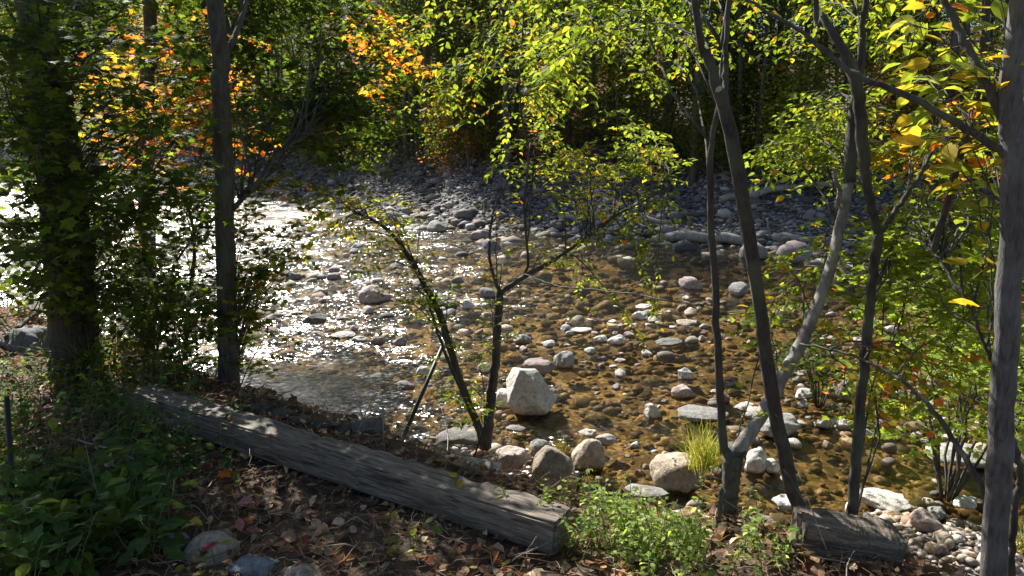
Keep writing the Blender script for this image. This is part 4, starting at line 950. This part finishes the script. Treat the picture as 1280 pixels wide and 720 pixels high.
# near single plants
pl = plant('seedling', near_pt(520, 690), .20, 2, .065, [((.30, .36, .14), 2), ((.12, .20, .05), 3), ((.40, .38, .03), 2)], 6, 'yellow-green seedling with big pale leaves in front of the timber', None, .03, lean=.3)
plant('seedling', near_pt(470, 625), .14, 1, .05, 'lime', 4, 'small seedling left of the yellow-green seedling against the timber', None, .02)
plant('seedling', near_pt(560, 640), .22, 1, .05, 'yellow', 4, 'thin seedling whose leaves rise over the top of the timber', None, .02)
plant('seedling', near_pt(300, 620), .12, 2, .05, [((.45, .14, .03), 3), ((.16, .2, .04), 2)], 4, 'orange-leaved seedling in the litter below the long timber', None, .03)
plant('seedling', near_pt(296, 665), .10, 2, .06, [((.50, .22, .22), 3), ((.45, .12, .05), 1)], 3, 'pink-leaved sprig drooping above the tan boulder', None, .02)
plant('seedling', near_pt(250, 725), .10, 2, .045, 'lime', 4, 'lime green seedling in front of the tan boulder with the red leaf', None, .02)
plant('seedling', near_pt(430, 660), .08, 1, .035, 'lime', 3, 'tiny yellow-green seedling on the open litter', None, .02)
for i, (px, py) in enumerate([(715, 640), (735, 620), (760, 612), (745, 655), (775, 640), (790, 668), (765, 680), (805, 650), (820, 680), (840, 690), (700, 665), (852, 700), (735, 690), (930, 680), (950, 690), (965, 700), (790, 700), (825, 705), (722, 600), (955, 690), (845, 712), (705, 620)]):
    pn = ground_at(px, py, -.3)
    plant('bright_weed', pn, .20, 10, .028, PALE, 16, 'bright small-leaved weed clump ' + ('by the near end of the long timber' if px < 730 else 'in front of the low grey slab' if px < 800 else 'around the off-white boulder' if px < 900 else 'right of the forked trunk') + (', front row' if py > 675 else ', back row' if py < 635 else ', middle row'), 'bright weeds left of the forked trunk' if px < 900 else 'bright weeds right of the forked trunk', .085)
plant('rust_weed', ground_at(655, 612, -.8), .28, 12, .022, 'rust', 16, 'rust red dried weed in front of the pinkish boulder', None, .09)
plant('rust_weed', ground_at(690, 622, -.8), .22, 8, .022, [((.2, .22, .04), 3), ((.2, .1, .04), 2)], 14, 'yellowing weed in front of the upright tan boulder', None, .08)
for px, py, lab in [(655, 560, 'green weed at the right foot of the sapling'), (590, 470, 'lime weed behind the sapling stems'), (570, 505, 'lime weed between the sapling and the steel post'), (1050, 700, 'weed behind the short dark timber')]:
    plant('stream_weed', ground_at(px, py, -1.1), .22, 5, .035, 'lime', 8, lab, None, .08)
def tuft(name, base, hgt, n, spread, label, pal, lean=(0, 0)):
    b = MB(); base = np.array(base, float); cc = cols(pal, n)
    for i in range(n):
        a = random.uniform(0, 6.28); l = hgt * random.uniform(.5, 1.15); o_ = base + [random.gauss(0, spread), random.gauss(0, spread), -.02]
        out = random.uniform(.15, .9); d = np.array([math.cos(a) + lean[0], math.sin(a) + lean[1], 0]) * out
        t = np.linspace(0, 1, 7)[:, None]; P = o_ + d * l * t ** 1.6 + UP * l * (t - .42 * out * t ** 2.4)
        s_ = unit(np.cross(d + [0, 0, .01], UP)) * .0022; wv = np.array([1, 1, .95, .8, .6, .35, .05])[:, None]
        V = np.vstack([P + s_ * wv, P - s_ * wv]); k = np.arange(6)
        b.add(V, np.stack([k, k + 1, k + 8, k + 7], 1), cc[i])
    return tag(b.build(name, M['leaf'], loc=base), label, 'grass')
GR = [((.22, .26, .06), 4), ((.14, .20, .03), 3), ((.38, .32, .12), 2)]
gb = onz(878, 600, -1.05)
tuft('grass_tuft', (gb[0] + .03, gb[1] + .1, -.98), .44, 340, .06, 'tall yellow-green grass tuft beside the fork of the trunk', GR, (-.25, -.1))
gb = ground_at(697, 566, -1.15); tuft('grass_tuft', gb, .22, 110, .04, 'small green grass clump between two tan boulders', GR)
gb = ground_at(1275, 690, -.9); tuft('grass_tuft', gb, .3, 120, .05, 'grass tuft at the right edge behind the smooth trunk', GR)
gb = ground_at(120, 470, -.3); tuft('grass_tuft', gb, .45, 90, .06, 'dry grass blades rising against the thick trunk', GR)

# ------------------------------------------------------------ litter
def litter():
    lv = Leaves(); n = 20000
    x = rng.uniform(-4.5, 3.2, n); y = near_edge(x) + 1.1 - rng.random(n) ** 1.2 * 4.2
    k = y > .9; x, y = x[k], y[k]; n = len(x); z = gh(x, y) + .004 + rng.random(n) * .028
    a = rng.random(n) * 6.28; D = np.stack([np.cos(a), np.sin(a), rng.normal(0, .3, n)], 1)
    LIT = [((.28, .17, .10), 6), ((.13, .075, .045), 5), ((.46, .36, .25), 3), ((.36, .15, .06), 1.4), ((.42, .32, .08), .25), ((.30, .04, .03), .25)]
    lv.add(np.stack([x, y, z], 1), D, unit(UP + rng.normal(0, .45, (n, 3))), rng.lognormal(math.log(.036), .38, n).clip(.015, .09), cols(LIT, n))
    b = MB(); lv.into(b, 'ovate'); tag(b.build('leaf_litter', M['dead_leaf'], smooth=False), 'brown fallen leaves covering the near bank', 'leaf litter', kind='stuff')
    # pine needles and fine twigs
    n = 16000; x = rng.uniform(-3.5, 2.6, n); y = near_edge(x) + .9 - rng.random(n) * 3.2; k = y > 1; x, y = x[k], y[k]; n = len(x); z = gh(x, y) + .012 + rng.random(n) * .03
    a = rng.random(n) * 6.28; l = rng.uniform(.03, .09, n); D = np.stack([np.cos(a), np.sin(a), rng.normal(0, .25, n)], 1) * l[:, None]
    P = np.stack([x, y, z], 1); s_ = np.stack([-np.sin(a), np.cos(a), 0 * a], 1) * .0011
    V = np.stack([P - s_, P + s_, P + D * .5 + s_ * .9 + [0, 0, .004], P + D + s_ * .3, P + D - s_ * .3, P + D * .5 - s_ * .9 + [0, 0, .004]], 1)
    F_ = (np.array([[0, 1, 2, 5], [5, 2, 3, 4]])[None] + (np.arange(n) * 6)[:, None, None]).reshape(-1, 4)
    NC = [((.30, .17, .08), 5), ((.16, .09, .045), 4), ((.42, .32, .20), 2)]
    b = MB(); b.add(V.reshape(-1, 3), F_, np.repeat(cols(NC, n), 6, 0)); tag(b.build('pine_needles', M['dead_leaf'], smooth=False), 'brown pine needles scattered over the near bank', 'needles', kind='stuff')
litter()
# countable fallen leaves
def one_leaf(px, py, size, col, kind, label, dz=.02, z=None, yaw=None):
    p = near_pt(px, py) if z is None else onz(px, py, z); lv = Leaves(); a = random.uniform(0, 6.28) if yaw is None else yaw
    lv.add(np.array(p) + [0, 0, dz], np.array([math.cos(a), math.sin(a), .15]), unit(UP + rng.normal(0, .2, 3) + [0, -.3, 0]), size, np.array(col)); b = MB(); lv.into(b, kind)
    return tag(b.build('fallen_leaf', M['leaf'], smooth=False, loc=p), label, 'leaf')
one_leaf(252, 690, .075, (.34, .07, .10), 'ovate', 'red leaf lying on the round tan boulder', .0, .13, 1.0)
one_leaf(297, 640, .09, (.55, .30, .32), 'maple', 'pale pink maple leaf on the litter above the tan boulder', .05)
one_leaf(287, 612, .08, (.50, .16, .03), 'maple', 'orange leaf lying above the pale pink leaf', .06)
one_leaf(414, 648, .035, (.55, .50, .05), 'ovate', 'small bright yellow leaf alone on the litter', .03)
one_leaf(540, 700, .06, (.36, .08, .04), 'maple', 'bright red leaf on the needles below the seedling', .02)
one_leaf(482, 708, .06, (.16, .26, .14), 'ovate', 'grey-green fallen leaf near the bottom edge', .02)
one_leaf(285, 525, .05, (.30, .05, .04), 'maple', 'red leaf resting on the far part of the timber', .0, .2)
# dead branches on the bank
def twig_thing(name, pts, r, m, label, subs=4):
    P = resample(pts, 14); b = MB(); tube(b, P, [r, r * .3], 5, rough=.2)
    for i in range(subs):
        k = random.randrange(3, 12); d = unit(rng.normal(0, 1, 3) + [0, 0, .4]); tube(b, arc(P[k], P[k] + d * random.uniform(.08, .25), .05, 6), [r * .45, r * .15], 4)
    return tag(b.build(name, M[m], loc=P[0]), label, 'branch')
def gp(px, py, dz): p = near_pt(px, py); p[2] += dz; return p
twig_thing('dead_branch', [gp(440, 560, .0), gp(470, 545, .12), gp(520, 550, .18), gp(545, 560, .1)], .006, 'driftwood', 'pale dead twigs piled behind the timber by the steel post', 8)
twig_thing('dead_branch', [gp(480, 570, .0), gp(478, 545, .2), gp(470, 520, .3)], .004, 'driftwood', 'upright pale twig behind the timber left of the steel post', 5)
twig_thing('dead_branch', [gp(555, 600, .0), gp(560, 570, .2), gp(552, 545, .32)], .004, 'driftwood', 'bare twig standing in front of the big dark boulder', 5)
twig_thing('dead_branch', [gp(90, 560, .05), gp(150, 580, .06), gp(190, 600, .05), gp(210, 610, .02)], .006, 'driftwood', 'grey stick lying across the left undergrowth', 2)
twig_thing('dead_branch', [gp(10, 440, .1), gp(60, 420, .2), gp(120, 440, .15), gp(180, 420, .25)], .02, 'bark', 'thick dead branch lying behind the thick trunk', 5)
twig_thing('dead_branch', [gp(5, 470, .1), gp(30, 500, .12), gp(60, 490, .15)], .004, 'driftwood', 'pale curved twigs at the left edge', 7)
twig_thing('dead_branch', [gp(140, 690, .02), gp(120, 640, .2), gp(110, 600, .3)], .002, 'driftwood', 'thin pale stalk bending in the lower left corner', 2)
twig_thing('dead_branch', [gp(1030, 718, .1), gp(1000, 690, .25), gp(990, 680, .3)], .002, 'driftwood', 'thin pale stalk in front of the short dark timber', 1)
twig_thing('dead_branch', [gp(640, 706, .02), gp(690, 700, .08), gp(740, 690, .12), gp(760, 700, .05)], .004, 'driftwood', 'dry stalks lying below the near end of the timber', 8)

n = 1500; sb = MB(); xs = rng.uniform(-3.4, 2.4, n); ys = near_edge(xs) + 1.0 - rng.random(n) * 3.0; sc_ = cols([((.12, .08, .05), 4), ((.28, .22, .17), 3), ((.40, .35, .28), 1)], n)
for i in range(n):
    if ys[i] < 1: continue
    a = random.uniform(0, 6.28); l = random.uniform(.05, .28); A_ = np.array([xs[i], ys[i], float(gh(xs[i], ys[i])) + random.uniform(.01, .04)])
    tube(sb, arc(A_, A_ + [math.cos(a) * l, math.sin(a) * l, random.uniform(-.01, .06)], .04, 5, .08), [random.uniform(.0012, .004), .0008], 4, sc_[i])
tag(sb.build('fallen_twigs', M['dead_leaf']), 'fine dead twigs strewn through the leaf litter', 'twigs', kind='stuff')

# ------------------------------------------------------------ far side: logs, shrubs, forest
def log(A, Bp, r, label, m='driftwood', n=3):
    P = arc(A, Bp, .02, 14, .05); b = MB(); tube(b, P, [r, r * .9, r * .6], 12, rough=.12)
    for i in range(n):
        k = random.randrange(3, 12); d = unit(np.array([random.gauss(0, 1), random.gauss(-.3, .6), .8])); tube(b, arc(P[k], P[k] + d * random.uniform(.3, .8), .05, 6), [r * .3, r * .1], 6)
    return tag(b.build('fallen_log', M[m], loc=P[0]), label, 'log')
def gfar(px, Y, dz=.1): d = ray(px, 250); x = d[0] / d[1] * Y; return np.array([x, Y, float(gh(x, Y)) + dz])
log(gfar(835, 18.5), gfar(1090, 17.0), .13, 'long fallen log lying across the far gravel bar')
log(gfar(900, 20.5), gfar(1060, 20.2, .35), .10, 'fallen log higher on the far bank under the trees')
log(gfar(700, 20.8), gfar(840, 19.6), .09, 'grey driftwood log left of the long fallen log')
log(gfar(1010, 15.8), gfar(1120, 14.6), .08, 'pale stripped log near the water behind the pale limb', 'driftwood')
for i, (px, Y, w_, lab) in enumerate([(945, 16.4, .8, 'large shaded boulder below the long fallen log'), (1000, 16.0, 1.0, 'broad shaded boulder right of the first below the long log'), (1115, 13.8, .6, 'bluish boulder at the far waterline behind the slim tree'),
        (1060, 14.2, .5, 'grey boulder at the far waterline by the pale limb'), (545, 20.6, .7, 'grey boulder on the far gravel bar above the sapling'), (600, 19.0, .55, 'rounded boulder at the far waterline above the sapling'), (615, 17.6, .5, 'dark boulder in the channel above the sapling'),
        (490, 22, .9, 'flat boulder at the left end of the far gravel bar'), (930, 12.7, .5, 'pale stone at the end of the still far pool'), (870, 13.2, .45, 'white-edged stone in the still far pool')]):
    p = gfar(px, Y, 0); p[2] = max(p[2], WZ); used.append((p[0], p[1], w_ / 2))
    stone('boulder', p, (w_, w_ * .7, w_ * .42), ['s_grey', 's_pink', 's_dry_blue', 's_grey'][i % 4], ('cobble', 90 + i % 3), random.uniform(0, 6), lab, 'boulder', None, 3, .35)

def crown_leaves(lv, pts, n, spread, leaf, pal, up_=.9):
    i = rng.integers(0, len(pts), n); P = pts[i] + rng.normal(0, 1, (n, 3)) * spread
    a = rng.random(n) * 6.28; D = np.stack([np.cos(a), np.sin(a), rng.normal(-.15, .35, n)], 1)
    # whole clusters share a colour cast
    base = cols(pal, len(pts)); c = (.6 * base[i] + .4 * cols(pal, n)) * .8
    lv.add(P, D, unit(UP * up_ + rng.normal(0, .5, (n, 3))), leaf * rng.uniform(.6, 1.25, n), c)
def forest_tree(name, H, z0, r, nb, nl, leaf, pal, bk, wide=.22, sprd=.32, seed=0):
    """a proto standing at the origin: Empty > trunk, crown"""
    root = thing(name, (0, 0, 0), '', ''); mb = MB()
    k = 14; t = np.linspace(0, 1, k)[:, None]; P = np.array([[0, 0, -.3]]) + t * [0, 0, H] + np.cumsum(rng.normal(0, .05, (k, 3)) * [1, 1, 0], 0); P[0, :2] = 0
    tube(mb, P, [r * 1.25, r, r * .8, r * .5, r * .15], 8, rough=.15)
    ends = []
    for i in range(nb):
        u = random.uniform(z0 / H, .98); j = min(int(u * (k - 1)), k - 2); f = u * (k - 1) - j; A = P[j] * (1 - f) + P[j + 1] * f; a = random.uniform(0, 6.28)
        L = H * wide * (1.15 - .75 * u) * random.uniform(.5, 1.15)
        Tt = A + [math.cos(a) * L, math.sin(a) * L, L * random.uniform(.1, .55)]
        Q = arc(A, Tt, .06, 7); tube(mb, Q, [r * .22, r * .05], 4)
        ends += [Q[3], Q[4], Q[5], Q[6]]
        for _ in range(2):
            e = Q[4] + rng.normal(0, .3, 3) * L; tube(mb, arc(Q[3], e, 0, 4), [r * .08, .004], 3); ends.append(e)
    mb.build('trunk', M[bk], root)
    lv = Leaves(); crown_leaves(lv, np.array(ends), nl, sprd, leaf, pal); b = MB(); lv.into(b, 'quad'); b.build('crown', M['leaf'], root, smooth=False)
    return root
def put(root, x, y, s, label, cat, group, first, dz=0):
    if first: r = root
    else:
        r = root.copy(); COL.objects.link(r)
        for ch in root.children:
            c = ch.copy(); COL.objects.link(c); c.parent = r
    r.location = (x, y, float(gh(x, y)) - .05 + dz); r.rotation_euler = (random.gauss(0, .03), random.gauss(0, .03), random.uniform(0, 6.28)); r.scale = (s, s, s * random.uniform(.9, 1.15))
    return tag(r, label, cat, group)
PW = {'green': 'green', 'dark': 'dark green', 'lime': 'yellow-green', 'yellow': 'yellow', 'orange': 'orange', 'mixed': 'green and yellow', 'rust': 'rusty brown'}
def where(x, y, z=0.):
    d = y * cP - (z - CAMZ) * sP; px = 640 + FPX * x / d
    for lim, w_ in ((40, 'left of the thick trunk'), (125, 'behind the thick trunk'), (200, 'right of the thick trunk'), (265, 'left of the straight trunk'), (330, 'just right of the straight trunk'),
                    (400, 'where the stream bends away'), (470, 'above the sapling tip'), (540, 'above the left sapling stem'), (600, 'left of the sapling fork'), (660, 'over the sapling fork'), (720, 'over the largest boulder'),
                    (780, 'right of the largest boulder'), (840, 'left of the still far pool'), (885, 'above the still far pool'), (940, 'behind the leaning tree'), (1000, 'above the long fallen log'), (1060, 'behind the pale limb'),
                    (1110, 'behind the slim tree'), (1170, 'right of the slim tree'), (1235, 'left of the smooth trunk')):
        if px < lim: return w_
    return 'behind the smooth trunk'
def band(name, cat, protos, spots, phrase, group):
    """protos: list of (root, palette word)"""
    seen = set()
    for x, y, s, k in spots:
        root, pw = protos[k]; df = y - float(far_edge(x))
        dep = 'front' if df < 10 else ('middle' if df < 20 else 'back')
        put(root, x, y, s, '%s %s %s, %s row %s' % ('small' if s < .8 else 'large', PW[pw], phrase, dep, where(x, y)), cat, group, k not in seen); seen.add(k)
# understorey shrubs on the far bank
US = [(forest_tree('understorey_shrub', 3.4, .4, .03, 26, 1500, .11, p, 'bark_far', .42, .26), p) for p in ('lime', 'green', 'mixed', 'rust', 'yellow', 'orange')]
sp = []
for i in range(120):
    x = random.uniform(-24, 17); y = float(far_edge(x)) + random.uniform(6.0, 13)
    sp.append((x, y, random.uniform(.6, 1.25), random.choices(range(6), [6, 5, 6, 2.5 if x > 0 else .6, 1.5, .5 if x < -9 else 0])[0]))
for k in range(6): sp.append((random.uniform(-8, 8), 32 + k, 1, k))
band('understorey_shrub', 'shrub', US, sp, 'far bank shrub', 'shrubs along the far bank')
# mid-height saplings
MS = [(forest_tree('young_tree', 7.5, 1.2, .055, 34, 2700, .12, p, 'bark_far', .26, .34), p) for p in ('lime', 'green', 'mixed', 'yellow', 'orange', 'dark')]
sp = []
for i in range(84):
    x = random.uniform(-34, 24); y = float(far_edge(x)) + random.uniform(7, 26)
    k = random.choices(range(6), [5, 5, 5, 1.2, .4 if x < -9 else 0, 4])[0]
    sp.append((x, y, random.uniform(.7, 1.2), k))
sp += [(-13, 36, 1, 4), (-17, 39, 1.1, 4), (8, 27, .8, 3), (1.5, 33, 1, 5), (-7, 33, .9, 4)]
band('young_tree', 'tree', MS, sp, 'young far bank tree', 'young trees across the stream')
# tall slender trees
TT = [(forest_tree('tall_tree', 15, 5.5, .11, 40, 3000, .14, p, 'bark_far', .2, .5), p) for p in ('green', 'lime', 'mixed', 'dark')]
sp = []
for i in range(150):
    x = random.uniform(-50, 38); y = float(far_edge(x)) + random.uniform(8, 45)
    sp.append((x, y, random.uniform(.6, 1.15), random.choices(range(4), [4, 4, 3, 3])[0]))
for i in range(84):
    x = random.uniform(-16, 16); sp.append((x, float(far_edge(x)) + random.uniform(6.5, 16), random.uniform(.42, .95), random.randrange(4)))
band('tall_tree', 'tree', TT, sp, 'slender tree', 'tall trees across the stream')
# the wood behind
FT = [(forest_tree('distant_tree', 17, 1.5, .16, 60, 8000, .20, p, 'bark_far', .24, .7), p) for p in ('green', 'mixed', 'dark')]
sp = []
for i in range(64):
    y = random.uniform(62, 95); x = random.uniform(-.85, .75) * y + random.uniform(-3, 3)
    sp.append((x, y, random.uniform(.8, 1.25), random.randrange(3)))
band('distant_tree', 'tree', FT, sp, 'broad distant tree', 'trees deep in the far woods')
